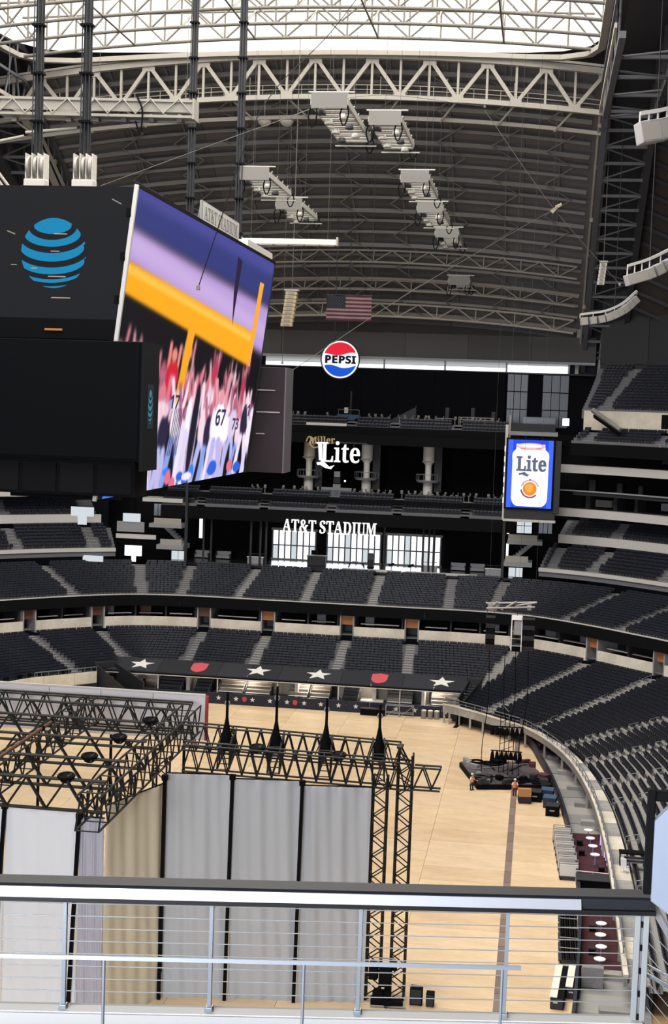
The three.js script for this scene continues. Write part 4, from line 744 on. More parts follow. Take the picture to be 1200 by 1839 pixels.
// ---------------------------------------------------------------- hung centre video board
{
  const t = thing('video_board', 'huge hung centre video board with a lit side screen and dark end panels', 'video board', [-35.2, 32, -128.5]);
  const L = (x, y, z) => [x + 35.2, y - 32, z + 128.5], bb = (n, m, x0, x1, y0, y1, z0, z1, r) => box(n, t, m, L((x0 + x1) / 2, (y0 + y1) / 2, (z0 + z1) / 2), [x1 - x0, y1 - y0, Math.abs(z1 - z0)], null, r);
  const shell = (pts, z0, z1) => new THREE.ExtrudeGeometry(new THREE.Shape(pts.map(([x, y]) => new THREE.Vector2(x + 35.2, y - 32))), { depth: z1 - z0, bevelEnabled: false }).translate(0, 0, z0 + 128.5);
  put('housing', shell([[-41, 55.3], [-29.5, 55.3], [-32.1, 32.7], [-38.6, 32.7]], -155.2, -102.2), M.black, t);
  // lit side screen: tilted plane with its own thickness
  const scr = new THREE.PlaneGeometry(53, 22.7); const m = put('side_screen', scr, screenMat(texAction, 0.95), t);
  const tilt = Math.atan2(2.6, 22.55); m.position.set(...L(-30.66, 43.95, -128.6)); m.rotation.set(0, Math.PI / 2, 0, 'YXZ'); m.rotateX(tilt);
  const ed = (z) => strut('screen_edge', t, z > -110 ? M.pale : M.charcoal, V(...L(-29.42, 55.4, z)), V(...L(-32.02, 32.6, z)), 0.14, true); ed(-101.72); ed(-155.2);
  strut('screen_edge', t, M.black, V(...L(-29.4, 55.35, -101.9)), V(...L(-29.4, 55.35, -155.2)), 0.14, true);
  for (let k = 0; k < 6; k++) put('edge_clip', boxGeo(0.35, 0.6, 0.3), M.black, t, L(-29.95 - k * 0.36, 53.4 - k * 3.1, -101.7));
  // upper end panel with the striped globe, ledge strip, lower dark box
  const epS = new THREE.Shape([[-5.75, 4.75], [5.75, 4.75], [4.68, -4.75], [-5.75, -4.75]].map(([x, y]) => new THREE.Vector2(x, y)));
  const ep = put('end_panel', flat(epS, 0.3), M.charcoal, t, L(-35.3, 50.5, -102.1)), fg = new THREE.ShapeGeometry(epS), fp = fg.attributes.position, fu = fg.attributes.uv;
  for (let i = 0; i < fp.count; i++) fu.setXY(i, (fp.getX(i) + 5.65) / 11.3, (fp.getY(i) + 4.75) / 9.5);
  put('panel_face', fg, screenMat(texGlobePanel, 0.68), ep, [0, 0, 0.31]);
  bb('ledge_strip', M.dark, -41, -30.7, 44.3, 45.75, -101.6, -102.4); const led = bb('ticker_text', glow(0xd88a2a, 0.7), -36.0, -34.7, 44.88, 45.02, -101.5, -101.6);
  bb('lower_box', matte(0x07090c), -43, -28.15, 35.65, 44.15, -99.6, -103.6, 0.06); bb('lower_face', matte(0x06080c), -42.8, -28.3, 35.9, 44.0, -99.5, -99.65);
  bb('box_side', matte(0x1b1d22), -28.15, -27.95, 35.0, 44.15, -99.55, -103.6);
  const sg = put('side_emblem', new THREE.PlaneGeometry(1.6, 3.2), screenMat(texSmallGlobe, 0.8), t, L(-27.93, 39.6, -101.4), [0, Math.PI / 2, 0]);
  bb('lower_frame', matte(0x0c0c0e), -43, -28.6, 33.1, 35.7, -100.1, -103.4); for (let k = 0; k < 5; k++) bb('frame_plate', matte(k % 2 ? 0x151517 : 0x101012), -42.5 + k * 2.8, -40 + k * 2.8, 33.3, 35.4, -100.0, -100.1);
  bb('lower_box', std(0x251c24, 0.7), -43, -28.15, 32.6, 44.2, -157.0, -158.4, 0.06); bb('box_side', std(0x6b676c, 0.6), -28.15, -28.0, 32.6, 44.2, -157.0, -161.5);
  for (const [y, w] of [[41.6, 2.0], [39.2, 2.6], [36.8, 1.0]]) bb('lit_dash', std(0xb9aeb2, 0.5), -31.2, -31.2 + w, y, y + 0.12, -156.9, -157);
  // letter sign standing on the top edge
  bb('sign_frame', M.grey, -29.6, -29.4, 55.3, 57.2, -121.5, -136.5); const sp = put('sign_face', new THREE.PlaneGeometry(14.9, 1.75), std(0xffffff, 0.6, 0, { map: texBoardSign }), t, L(-29.36, 56.25, -129), [0, Math.PI / 2, 0]);
  for (const z of [-122, -129, -136]) strut('sign_post', t, M.grey, V(...L(-29.9, 55.3, z)), V(...L(-29.6, 57, z)), 0.08);
  bb('top_fixture', M.pale, -30.4, -29.4, 55.4, 56.2, -141, -154);
  // cable towers that carry the board, pulleys
  for (const [x, z, y0] of [[-39.2, -108, 58.5], [-35.4, -108, 58.5], [-37.6, -150, 55.3], [-32.4, -150, 55.3]]) {
    const g = []; for (const dx of [-0.3, 0, 0.3]) for (const dz of [-0.25, 0.25]) g.push(strutGeo(V(dx, y0, dz), V(dx, 91, dz), 0.055, 4));
    put('hoist_cables', merge(g), M.charcoal, t, [x + 35.2, -32, z + 128.5]);
    const sl = new THREE.BoxGeometry(0.62, 91 - y0, 0.08); put('cable_sleeve', sl, std(0x2c2d2f, 0.8), t, L(x, (91 + y0) / 2, z - 0.33));
    for (let k = 0; k < 9; k++) put('spreader_bar', boxGeo(0.95, 0.16, 0.75), M.black, t, L(x, y0 + 2.5 + k * 3.6, z));
    if (z > -120) {
      for (const e of [-0.55, 0.05, 0.6]) put('pulley_wheel', new THREE.CylinderGeometry(0.75, 0.75, 0.22, 18).rotateZ(Math.PI / 2), M.steelDim, t, L(x + e, 57.6, z));
      for (const e of [-0.85, -0.25, 0.35, 0.95]) put('pulley_cheek', boxGeo(0.09, 2.5, 1.1, 0.03), M.steel, t, L(x + e * 0.8, 57.3, z));
      put('pulley_block', boxGeo(1.7, 0.75, 1.1, 0.1), M.steel, t, L(x, 56.25, z)); put('pulley_foot', boxGeo(0.8, 0.9, 0.8, 0.08), M.steelDim, t, L(x, 55.6, z));
    }
  }
}

// ---------------------------------------------------------------- hung lighting gantries
function gantry(label, x, y, z, len, w = 3.1) {
  const t = thing('lighting_gantry', label, 'lighting gantry', [x, y, z], 'grey lighting gantries hung under the roof'), h = 1.35;
  const drop = 0.12, Y = (d) => -d * drop * 0.0;
  put('front_panel', (() => { const s = new THREE.Shape([[-w / 2, -h / 2], [w / 2, -h / 2], [w / 2, h / 2], [-w / 2, h / 2]].map(([a, b]) => new THREE.Vector2(a, b))); for (const [cx, r] of [[-1.1, 0.16], [-0.72, 0.16], [0.72, 0.16], [1.1, 0.16]]) for (const cy of [-0.1, 0.25]) { const p = new THREE.Path(); p.absarc(cx, cy, r * 0.8, 0, 7); s.holes.push(p); } return flat(s, 0.12); })(), M.gantryDim, t, [0, 0, 0]);
  box('hanger_bar', t, M.gantry, [0.2, h / 2 + 0.06, 0], [w + 0.9, 0.12, 0.2]); box('hanger_bar', t, M.gantry, [0.2, -h / 2 - 0.2, -len], [w + 0.9, 0.12, 0.2]);
  box('rear_panel', t, M.gantryDim, [0, -0.1, -len], [w, 0.9, 0.12]);
  for (const e of [-1, 1]) { box('side_beam', t, M.gantry, [e * w / 2, -0.1, -len / 2], [0.16, 0.55, len]); for (let k = 0; k * 1.6 < len; k++) strut('side_lattice', t, M.gantryDim, V(e * w / 2, k % 2 ? 0.5 : -0.3, -k * 1.6), V(e * w / 2, k % 2 ? -0.3 : 0.5, -Math.min(len, (k + 1) * 1.6)), 0.05); }
  for (let k = 0; k * 0.9 < len; k++) box('floor_slat', t, k % 2 ? M.gantryDim : M.gantry, [0, -0.45, -0.5 - k * 0.9], [w - 0.1, 0.08, 0.34]);
  const n = Math.floor(len / 2.2);
  for (let k = 0; k < n; k++) {
    const b = put('flood_lamp', new THREE.LatheGeometry([[0.05, 0.3], [0.3, 0.25], [0.42, -0.15], [0.38, -0.2], [0, -0.16]].map(([a, c]) => new THREE.Vector2(a, c)), 12), k % 3 ? M.gantry : M.charcoal, t, [(k % 2 ? 0.8 : -0.8), -0.85, -1 - k * 2.2]);
    if (k < 2) put('lamp_yoke', boxGeo(0.5, 0.08, 0.3), M.pale, b, [0, 0.35, 0]);
  }
  for (const [cx, cz, l] of [[-w / 2 + 0.1, -0.3, 2.3], [w / 2 - 0.3, -0.4, 2.1], [w / 2, -len, 1.6]]) put('cable_loop', tubeGeo([V(cx, 0, cz), V(cx - 0.35, -l * 0.6, cz), V(cx, -l, cz), V(cx + 0.4, -l * 0.5, cz), V(cx + 0.2, -0.1, cz)], 0.07, 24, 5), M.black, t);
  for (const zz of [0, -len]) strut('hanger_rod', t, M.arch, V(0, 0.6, zz), V(0, Math.max(1.5, roofTop(z + zz, x) - y), zz), 0.018);
}
function roofTop(z, x) { return z > -191 ? 86.5 : roofY(x, z) - 0.5; }
gantry('largest grey lighting gantry, nearest, under the ring truss', -19.8, 66.9, -128, 17, 3.2);
gantry('grey lighting gantry with loose cable loops beside the largest one', -16.2, 67.8, -140, 13.5);
gantry('grey lighting gantry above the lettered sign of the video board, upper of two', -30.8, 64.0, -150, 13);
gantry('grey lighting gantry above the white tube, lower of two', -30.3, 63.5, -168, 11);
gantry('grey lighting gantry topmost in the chain of four before the dark vault', -15.0, 65.5, -160, 13);
gantry('grey lighting gantry second from the top in the chain of four', -14.7, 64.7, -178, 13);
gantry('grey lighting gantry third in the chain of four before the dark vault', -13.8, 63.9, -196, 11);
gantry('smallest grey lighting gantry, lowest of the chain near the flag', -13.0, 59.2, -214, 6);
{ // long pale gantry beam above the board
  const t = thing('catwalk_beam', 'long pale lattice catwalk beam above the dark board panel', 'beam', [-38.4, 64.6, -120]);
  const a = -8.6, b = 8.3;
  for (const [y, z] of [[0.75, 0], [-0.55, 0], [0.45, -1.4], [-0.7, -1.4]]) put('chord', beamGeo([V(a, y, z), V(b, y - 0.25, z)], 0.22, 0.22), M.roofSteel, t);
  box('walk_plate', t, M.roofSteel, [(a + b) / 2, 0.12, -0.1], [b - a, 0.85, 0.1], [0, 0, -0.015]); box('under_plate', t, M.steelDim, [(a + b) / 2, -0.75, -0.7], [b - a, 0.1, 1.4], [0, 0, -0.015]);
  for (let k = 0; k < 14; k++) { const x = a + (b - a) * k / 14, y = x + (b - a) / 14; strut('lacing', t, M.roofSteel, V(x, k % 2 ? 0.7 : -0.5, 0.12), V(y, k % 2 ? -0.6 : 0.6, 0.12), 0.06); strut('rung', t, M.steelDim, V(x, -0.62, 0), V(y, -0.7, -1.4), 0.05); if (k % 2) put('lamp_head', boxGeo(0.5, 0.35, 0.5, 0.06), M.purlin, t, [x, -1, -0.6]); }
  box('end_plate', t, M.roofSteel, [b + 0.1, -0.15, -0.7], [0.16, 1.7, 1.7]); put('cable_loop', tubeGeo([V(3.6, 0.8, 0.2), V(4.1, -0.4, 0.35), V(3.9, -2.2, 0.3), V(3.5, -1.2, 0.3)], 0.08, 20, 5), M.black, t);
  for (const x of [-8, 0, 7.6]) strut('hanger_rod', t, M.wire, V(x, 0.6, -0.7), V(x, 22, -0.7), 0.02);
  for (const [p, q] of [[V(-8.6, 0.6, 0), V(-10.5, -9, -3)], [V(-8.8, 0.5, 0), V(-8.9, -6, 0)], [V(-8.7, -6, 0), V(-6.2, -9.4, 0.2)], [V(-8.8, -3, 0), V(-6.5, -2.4, -0.5)], [V(-6.2, -2.2, 0), V(-2, -1.6, -1)], [V(-9, -5, 0), V(-7, -7.5, 0)]]) strut('strut_arm', t, M.roofSteel, p, q, 0.14);
}
{ const t = thing('lighting_tube', 'long white horizontal lighting tube just above the video board corner', 'light bar', [-33.2, 61, -185]);
  box('body', t, M.pale, [0, 0, 0], [12.3, 0.75, 0.8], null, 0.1); box('end_cap', t, M.steelDim, [6.25, 0.1, 0], [0.25, 1.1, 0.9], null, 0.05); box('end_cap', t, M.steelDim, [-6.25, 0, 0], [0.25, 1.1, 0.9], null, 0.05); for (let k = 0; k < 6; k++) box('diffuser', t, M.ledge, [-5 + k * 2, -0.42, 0], [1.8, 0.1, 0.6], null, 0.03);
  for (const x of [-5, 5]) strut('hanger_rod', t, M.wire, V(x, 0.3, 0), V(x, 25, 0), 0.02); }
['first', 'second'].forEach((w, i) => { const t = thing('dome_lamp', 'pale round dome lamp under the ring truss, ' + (i ? 'nearer the big gantry' : 'farther from the big gantry'), 'lamp', [-39.5 + i * 3.1, 78.9, -198], 'two dome lamps under the ring truss');
  put('dome', new THREE.SphereGeometry(0.95, 18, 10, 0, 7, Math.PI / 2, Math.PI / 2).scale(1, 0.9, 1), M.pale, t); put('rim', new THREE.TorusGeometry(0.95, 0.08, 8, 20).rotateX(Math.PI / 2), M.grey, t); strut('stem', t, M.grey, V(0, 0, 0), V(0, 3, 0), 0.07); });

// ---------------------------------------------------------------- hung loudspeakers
function array(label, pts, hh, top, thick = 1.3) {      // a curved hung row of cabinets on a frame
  const t = thing('speaker_array', label, 'loudspeaker array'), c = new THREE.CatmullRomCurve3(pts), n = Math.max(4, Math.round(c.getLength() / 0.92));
  for (let k = 0; k < n; k++) {
    const u = (k + 0.5) / n, p = c.getPoint(u), tan = c.getTangent(u), b = box('cabinet', t, k % 3 ? M.grey : std(0x9b9c9d, 0.6), [p.x, p.y, p.z], [c.getLength() / n * 0.93, hh, thick], [0, -Math.atan2(tan.z, tan.x), Math.asin(tan.y)], 0.06);
    box('grille', b, M.steelDim, [0, -0.02, thick / 2 + 0.01], [c.getLength() / n * 0.78, hh * 0.8, 0.04]);
  }
  const up = pts.map((p) => p.clone().add(V(0, top, 0))); put('frame_rail', beamGeo(new THREE.CatmullRomCurve3(up).getPoints(12), 0.3, 0.28), M.ledge, t);
  for (let k = 0; k <= 6; k++) { const a = c.getPoint(k / 6), b = a.clone().add(V(0, top, 0)); strut('frame_post', t, M.ledge, a.clone().add(V(0, hh / 2, 0)), b, 0.08); }
  const e = c.getPoint(0.5); strut('hanger_cable', t, M.charcoal, e.clone().add(V(0, top, 0)), e.clone().setY(84), 0.05);
}
array('nearest grey loudspeaker array, hung highest beside the dark arch', [V(6.2, 61.2, -112), V(8.2, 61.7, -112.6), V(10.8, 63.2, -114)], 1.6, 1.5, 1.6);
array('middle grey loudspeaker array with a thin curved frame', [V(7.8, 53.8, -150), V(10.0, 54.6, -150.6), V(13.4, 56.5, -152)], 1.1, 1.5, 1.3);
array('pale banana-shaped loudspeaker array hung lowest before the arch leg', [V(4.3, 52.4, -195), V(7.6, 53.0, -195.6), V(9.8, 54.1, -196.2), V(11.6, 55.8, -197)], 1.0, 1.0, 1.2);
function columnArray(label, top, bot, w, mat, n) {
  const t = thing('speaker_column', label, 'loudspeaker', [top.x, bot.y, top.z]), H = top.y - bot.y;
  for (let k = 0; k < n; k++) { const u = (k + 0.5) / n, b = box('cabinet', t, mat, [(bot.x - top.x) * (1 - u), u * H, 0.5 * (1 - u) ** 2], [w, H / n * 0.92, 1], [0.12 * (1 - u), 0, 0], 0.05); box('grille', b, M.purlin, [0, 0, 0.51], [w * 0.55, H / n * 0.7, 0.04]); }
  box('bumper', t, M.steelDim, [0, H + 0.15, 0], [w * 1.2, 0.2, 1.1]); strut('hanger_cable', t, M.wire, V(0, H, 0), V(0, roofTop(top.z, top.x) - bot.y, 0), 0.05);
}
columnArray('tan curved loudspeaker column hung beside the flag', V(-32.6, 54.7, -185), V(-33.1, 50.2, -185), 1.5, std(0xa79878, 0.6), 9);
columnArray('small pale loudspeaker column before the dark arch', V(7.2, 60.7, -200), V(6.9, 57.7, -200), 0.95, M.ledge, 6);

// ---------------------------------------------------------------- rigging cables
function cable(label, pts, r) { const t = thing('rigging_cable', label, 'cable'); put('cable', tubeGeo(pts, r > 0.055 ? 0.045 : r * 0.7, 40, 5), r > 0.055 ? M.black : M.wire, t); put('shackle', boxGeo(0.3, 0.4, 0.3, 0.05), M.purlin, t, pts[pts.length - 1].toArray()); return t; }
cable('long slack black cable from the roof trusses past the video screen', [V(-17.6, 90.2, -159), V(-22.8, 79, -150), V(-26.5, 66, -130), V(-28.3, 54.2, -122), V(-28.7, 49.5, -118)], 0.06);
cable('pale diagonal cable rising from the board to the ring truss', [V(-47.4, 62.5, -150), V(-29.6, 69, -150), V(-22, 74, -160), V(-9.2, 79.5, -191)], 0.05);
cable('pale diagonal cable from the far box up to the lit cable node', [V(-27.6, 43.9, -158), V(-16, 54, -172), V(0.6, 66.6, -190)], 0.05);
cable('pale diagonal cable from the ring truss down to the arch', [V(-9.2, 79, -191), V(0.2, 66.5, -190.2), V(9, 57, -190)], 0.05);
cable('thin vertical pale cable behind the tan loudspeaker column', [V(-36.4, 79, -200), V(-36.4, 60, -200), V(-36.3, 46, -200)], 0.04);
{ const t = thing('cable_clamp', 'small tan clamp where the diagonal cables cross before the arch', 'clamp', [0.5, 66.5, -190]); box('plate', t, std(0xa99a6a, 0.6), [0, 0, 0], [1.6, 0.3, 0.3], [0, 0, 0.6], 0.05); box('jaw', t, M.steelDim, [0.3, 0.35, 0], [0.9, 0.25, 0.35], [0, 0, 0.5], 0.05); box('jaw', t, M.steelDim, [-0.2, -0.35, 0], [0.8, 0.25, 0.35], [0, 0, 0.9], 0.05); }

// ---------------------------------------------------------------- flag and signs
{
  const t = thing('flag', 'red, white and blue striped flag, colours darkened as backlit, hung flat under the roof', 'flag', [-27.2, 52.1, -200]);
  const g = new THREE.BoxGeometry(6.3, 3.45, 0.05, 24, 10, 1), p = g.attributes.position; for (let i = 0; i < p.count; i++) p.setZ(i, p.getZ(i) + 0.08 * Math.sin(p.getX(i) * 2.2 + p.getY(i))); g.computeVertexNormals();
  put('cloth', g, std(0x9a8f90, 0.9, 0, { map: texFlag }), t, [0, 1.72, 0], [0, 0, -0.005]); strut('flag_bar', t, M.charcoal, V(-3.2, 3.48, 0), V(3.2, 3.48, 0), 0.06); for (const x of [-3, 3]) strut('hanger_cable', t, M.charcoal, V(x, 3.5, 0), V(x, 27, 0), 0.03);  // cloth tint darkened: backlit shade put into the colour
}
{
  const t = thing('round_sign', 'round red, white and blue lit sign hung before the light strip', 'sign', [-30.1, 47.15, -214]);
  put('drum', new THREE.CylinderGeometry(2.9, 2.9, 0.6, 48).rotateX(Math.PI / 2), M.navy, t); put('sign_face', new THREE.CircleGeometry(2.8, 48), screenMat(texCola, 1.0), t, [0, 0, 0.31]); put('rim', new THREE.TorusGeometry(2.85, 0.1, 8, 48), M.charcoal, t, [0, 0, 0.3]);
  strut('hanger_rod', t, M.charcoal, V(-1, 2.7, 0), V(-1, 21, 0), 0.06); strut('hanger_rod', t, M.charcoal, V(1, 2.7, 0), V(1, 21, 0), 0.06);
  areaLight('round_sign_light', 0xdfe2ff, 0.5, 4.6, 4.6, [-30.1, 47.15, -213.5], [-30.1, 47.15, 0]);
}
const slab = await new FontLoader().loadAsync('fonts/droid/droid_serif_bold.typeface.json');
function letters(t, text, size, depth, mat, width) {    // each letter a child; fits the line to width, centred
  const gs = [...text].map((c) => c === ' ' ? null : new TextGeometry(c, { font: slab, size, depth, curveSegments: 4, bevelEnabled: false }));
  const adv = [...text].map((c) => slab.data.glyphs[c].ha / slab.data.resolution * size), total = adv.reduce((a, b) => a + b, 0), k = width ? width / total : 1;
  let x = -total * k / 2; gs.forEach((g, i) => { if (g) { g.scale(k, 1, 1); put('letter', g, mat, t, [x, 0, 0]); } x += adv[i] * k; });
}
{
  const t = thing('letter_sign', 'row of white slab-serif letters above the lit glass doors', 'sign', [-31.5, 20.75, -218.45]); t.rotation.z = -0.004;
  letters(t, 'AT&T STADIUM', 1.95, 0.3, glow(0xffffff, 1.0), 14.6); box('mounting_rail', t, M.black, [0, 1.0, -0.1], [14.8, 0.14, 0.12]); for (const x of [-7, -3.5, 0, 3.5, 7]) strut('hanger_rod', t, M.black, V(x, 1, -0.1), V(x, 2.0, -0.25), 0.06);
}
{
  const t = thing('neon_sign', 'white gothic lettering with a small tan script hung between the ledges', 'sign', [-30.3, 31.7, -219.4]);
  letters(t, 'Lite', 3.0, 0.3, glow(0xffffff, 0.95), 6.2);
  const f = new THREE.Shape([[-3.7, -0.15], [-2.6, 0.05], [-1.7, -0.75], [-0.9, -0.45], [-1.4, -1.1], [-2.3, -0.95], [-3.1, -0.5], [-3.5, -0.55]].map(([a, b]) => new THREE.Vector2(a, b))); put('flourish', flat(f, 0.3), glow(0xffffff, 0.95), t);
  const q = new THREE.Shape([[-3.3, 0.2], [-3.5, 2.6], [-3.9, 2.9], [-3.0, 3.0], [-2.9, 2.5], [-2.8, 0.2]].map(([a, b]) => new THREE.Vector2(a, b))); put('flourish', flat(q, 0.3), glow(0xffffff, 0.9), t);
  const s = new THREE.Group(); s.name = 'script_word'; s.position.set(-2.9, 2.75, 0.1); s.rotation.z = 0.04; t.add(s); letters(s, 'Miller', 1.05, 0.15, glow(0xb79a6c, 0.7), 4.0);
  put('swash', tubeGeo([V(-5.4, 3.0, 0.1), V(-5.0, 3.75, 0.1), V(-4.3, 3.4, 0.1), V(-4.9, 2.9, 0.1), V(-4.2, 2.1, 0.1), V(-3.4, 2.3, 0.1)], 0.11, 30, 6), glow(0xb79a6c, 0.6), t);
  strut('hanger_rod', t, M.charcoal, V(-2, 2.6, -0.1), V(-2, 3.1, -0.1), 0.06); strut('hanger_rod', t, M.charcoal, V(2, 2.2, -0.1), V(2, 3.1, -0.1), 0.06); box('mounting_rail', t, M.charcoal, [0, 3.0, -0.15], [8, 0.2, 0.2]);
}
{
  const t = thing('screen_sign', 'tall bright screen showing a white drink can on blue', 'sign', [-1.5, 26.4, -212.8]);
  box('housing', t, M.black, [0, 4.95, -0.35], [7.1, 10.4, 0.7], null, 0.06); put('screen_face', new THREE.PlaneGeometry(6.55, 9.9), screenMat(texCan, 1.15), t, [0, 4.95, 0.02]); box('side_column', t, M.charcoal, [4.0, 4.6, -0.6], [0.9, 10.6, 0.9], null, 0.04); box('base_bracket', t, M.charcoal, [0.2, -0.9, -0.8], [7.4, 1.6, 1], null, 0.05); box('base_shelf', t, M.ledge, [0.2, -1.9, -0.6], [7.6, 0.35, 1.6], null, 0.03);
  for (let k = 0; k < 6; k++) box('side_lamp', t, M.pane, [-3.7, 1 + k * 1.5, 0], [0.12, 0.8, 0.3]); strut('brace', t, M.ledge, V(-3.6, -2, -2), V(-3.6, 12, -2), 0.2, true); strut('brace', t, M.grey, V(3, -1, -0.8), V(3, 10, -6), 0.15);
}

// ---------------------------------------------------------------- end zone fittings
for (const [i, x] of [-36.2, -27, -17.3].entries()) {   // pale service pillars on the ledge, each with a ring balcony
  const t = thing('service_pillar', ['pale pillar with ring balcony behind the white gothic lettering', 'pale middle pillar with ring balcony between two gaps on the ledge', 'pale pillar with ring balcony nearest the bright can screen'][i], 'pillar', [x, 26.1, -226]);
  put('shaft', new THREE.LatheGeometry([[0, 0], [0.75, 0], [0.75, 2.6], [0.5, 2.8], [0.5, 5.4], [0.62, 5.6], [0.9, 5.9], [0.9, 9.4], [0, 9.4]].map(([a, b]) => new THREE.Vector2(a, b)), 18), M.pale, t);
  put('ring_balcony', new THREE.CylinderGeometry(1.9, 1.7, 0.3, 20), M.grey, t, [0, 2.9, 0]); put('ring_rail', new THREE.TorusGeometry(1.85, 0.05, 6, 24).rotateX(Math.PI / 2), M.rail, t, [0, 4, 0]);
  for (let k = 0; k < 10; k++) { const a = k * 0.628; strut('rail_post', t, M.rail, V(1.85 * Math.cos(a), 3, 1.85 * Math.sin(a)), V(1.85 * Math.cos(a), 4, 1.85 * Math.sin(a)), 0.03); }
  box('side_duct', t, M.charcoal, [1.5, 5.2, -0.6], [1.2, 8, 0.8], null, 0.05); box('duct_band', t, M.steelDim, [0, 6, 0], [1.9, 0.25, 1.9], null, 0.1);
}
{ // small truss and glass-fronted bar below the gothic sign
  const t = thing('ledge_bar', 'glassy bar with a dark rack stack at the aisle under the gothic lettering', 'bar', [-31.5, 24.6, -222.4]);
  box('counter', t, M.grey, [0, 2.2, -2.4], [4.8, 1.4, 1], null, 0.04); for (let k = 0; k < 5; k++) box('glass_panel', t, std(0x596068, 0.2), [-2 + k, 2.0, -1.85], [0.9, 1.1, 0.05]);
  for (let k = 0; k < 3; k++) box('rack', t, k % 2 ? M.charcoal : M.grey, [0, 3 + k * 1.0, -2.6], [1.2 - k * 0.12, 0.9, 0.8], null, 0.05); box('landing', t, M.grey, [0.3, 0.1, 1.4], [4.4, 0.9, 0.8], null, 0.03); box('lamp', t, M.pane, [1.3, 4.0, -2.2], [0.28, 0.28, 0.2], null, 0.05);
}
{ const t = thing('scissor_lift', 'blue scissor lift with a tall mast on the upper standing deck', 'lift', [-30.3, 38.05, -227]);
  box('chassis', t, std(0x2c4a6c, 0.6), [0, 0.5, 0], [3.6, 0.9, 1.4], null, 0.06); strut('mast', t, M.charcoal, V(0.3, 0.9, 0), V(0.3, 4.6, 0), 0.18); box('basket', t, M.pale, [-0.4, 1.6, 0], [0.6, 0.9, 0.6], null, 0.05); for (const x of [-1.4, 1.4]) put('wheel', new THREE.CylinderGeometry(0.35, 0.35, 0.25, 14).rotateX(Math.PI / 2), M.black, t, [x, 0.05, 0.7]);
  for (const x of [-1.6, 1.7]) strut('guard_post', t, M.rail, V(x, 0.9, 0.5), V(x, 1.7, 0.5), 0.04); strut('guard_rail', t, M.rail, V(-1.6, 1.7, 0.5), V(1.7, 1.7, 0.5), 0.04); }
{ const t = thing('sail_canopy', 'dark pointed fabric sail standing on the upper deck', 'canopy', [-22.2, 37.9, -230]); const s = new THREE.Shape([[-2.6, 0], [2.2, 0], [2.2, 2.6], [1.6, 2.3]].map(([a, b]) => new THREE.Vector2(a, b))); put('fabric', flat(s, 0.15), std(0x34353c, 0.8), t); strut('mast', t, M.charcoal, V(2.25, 0, 0.1), V(2.25, 2.9, 0.1), 0.08); }
{ const t = thing('deck_railing', 'pale metal railing with tables along the far end of the upper deck', 'railing', [-10.2, 38.0, -226.5]);
  for (const y of [0.5, 0.85, 1.2]) box('rail', t, M.purlin, [0, y, 0], [5.4, 0.14, 0.08]); for (let k = 0; k < 5; k++) box('post', t, M.grey, [-2.7 + k * 1.35, 0.6, 0], [0.1, 1.3, 0.1]); for (const [x, h] of [[-4.6, 2.6], [-0.6, 2.7], [2.6, 2.2]]) box('cabinet_post', t, M.charcoal, [x, h / 2, -1], [0.6, h, 0.5], null, 0.04); box('table', t, M.grey, [-5, 0.9, -0.3], [3, 0.12, 0.6], null, 0.03); }
{ // bar stools and tall tables strung along the upper deck and the ledge
  const mk = (g, l) => { const t = thing('bar_stool', l, 'stool', [0, 0, 0], g); put('seat', new THREE.CylinderGeometry(0.26, 0.22, 0.14, 10), M.grey, t, [0, 0.86, 0]); put('stem', new THREE.CylinderGeometry(0.06, 0.06, 0.85, 6), M.steelDim, t, [0, 0.42, 0]); put('base', new THREE.CylinderGeometry(0.26, 0.3, 0.06, 10), M.charcoal, t, [0, 0.03, 0]); put('back', boxGeo(0.4, 0.34, 0.08, 0.03), M.purlin, t, [0, 1.14, -0.2]); return t; };
  const a = mk('bar stools along the upper standing deck', 'small grey bar stool along the front of the upper standing deck'), b = mk('bar stools along the lettered ledge', 'small grey bar stool behind the rows of the lower ledge');
  const spread = (p, y, z, skip) => { let first = true; for (let x = -45; x < -5; x += 0.95) { if (skip(x) || rnd() < 0.25) continue; const t = first ? p : p.clone(); if (!first) { t.name = numbered('bar_stool'); scene.add(t); } first = false; t.position.set(x + rnd() * 0.3, y, z - rnd() * 0.8); t.rotation.y = rnd() * 6; } };
  spread(a, 37.95, -225.6, (x) => x > -33 && x < -28); spread(b, 26.2, -224.3, (x) => Math.abs(x + 31.5) < 2.6);
}
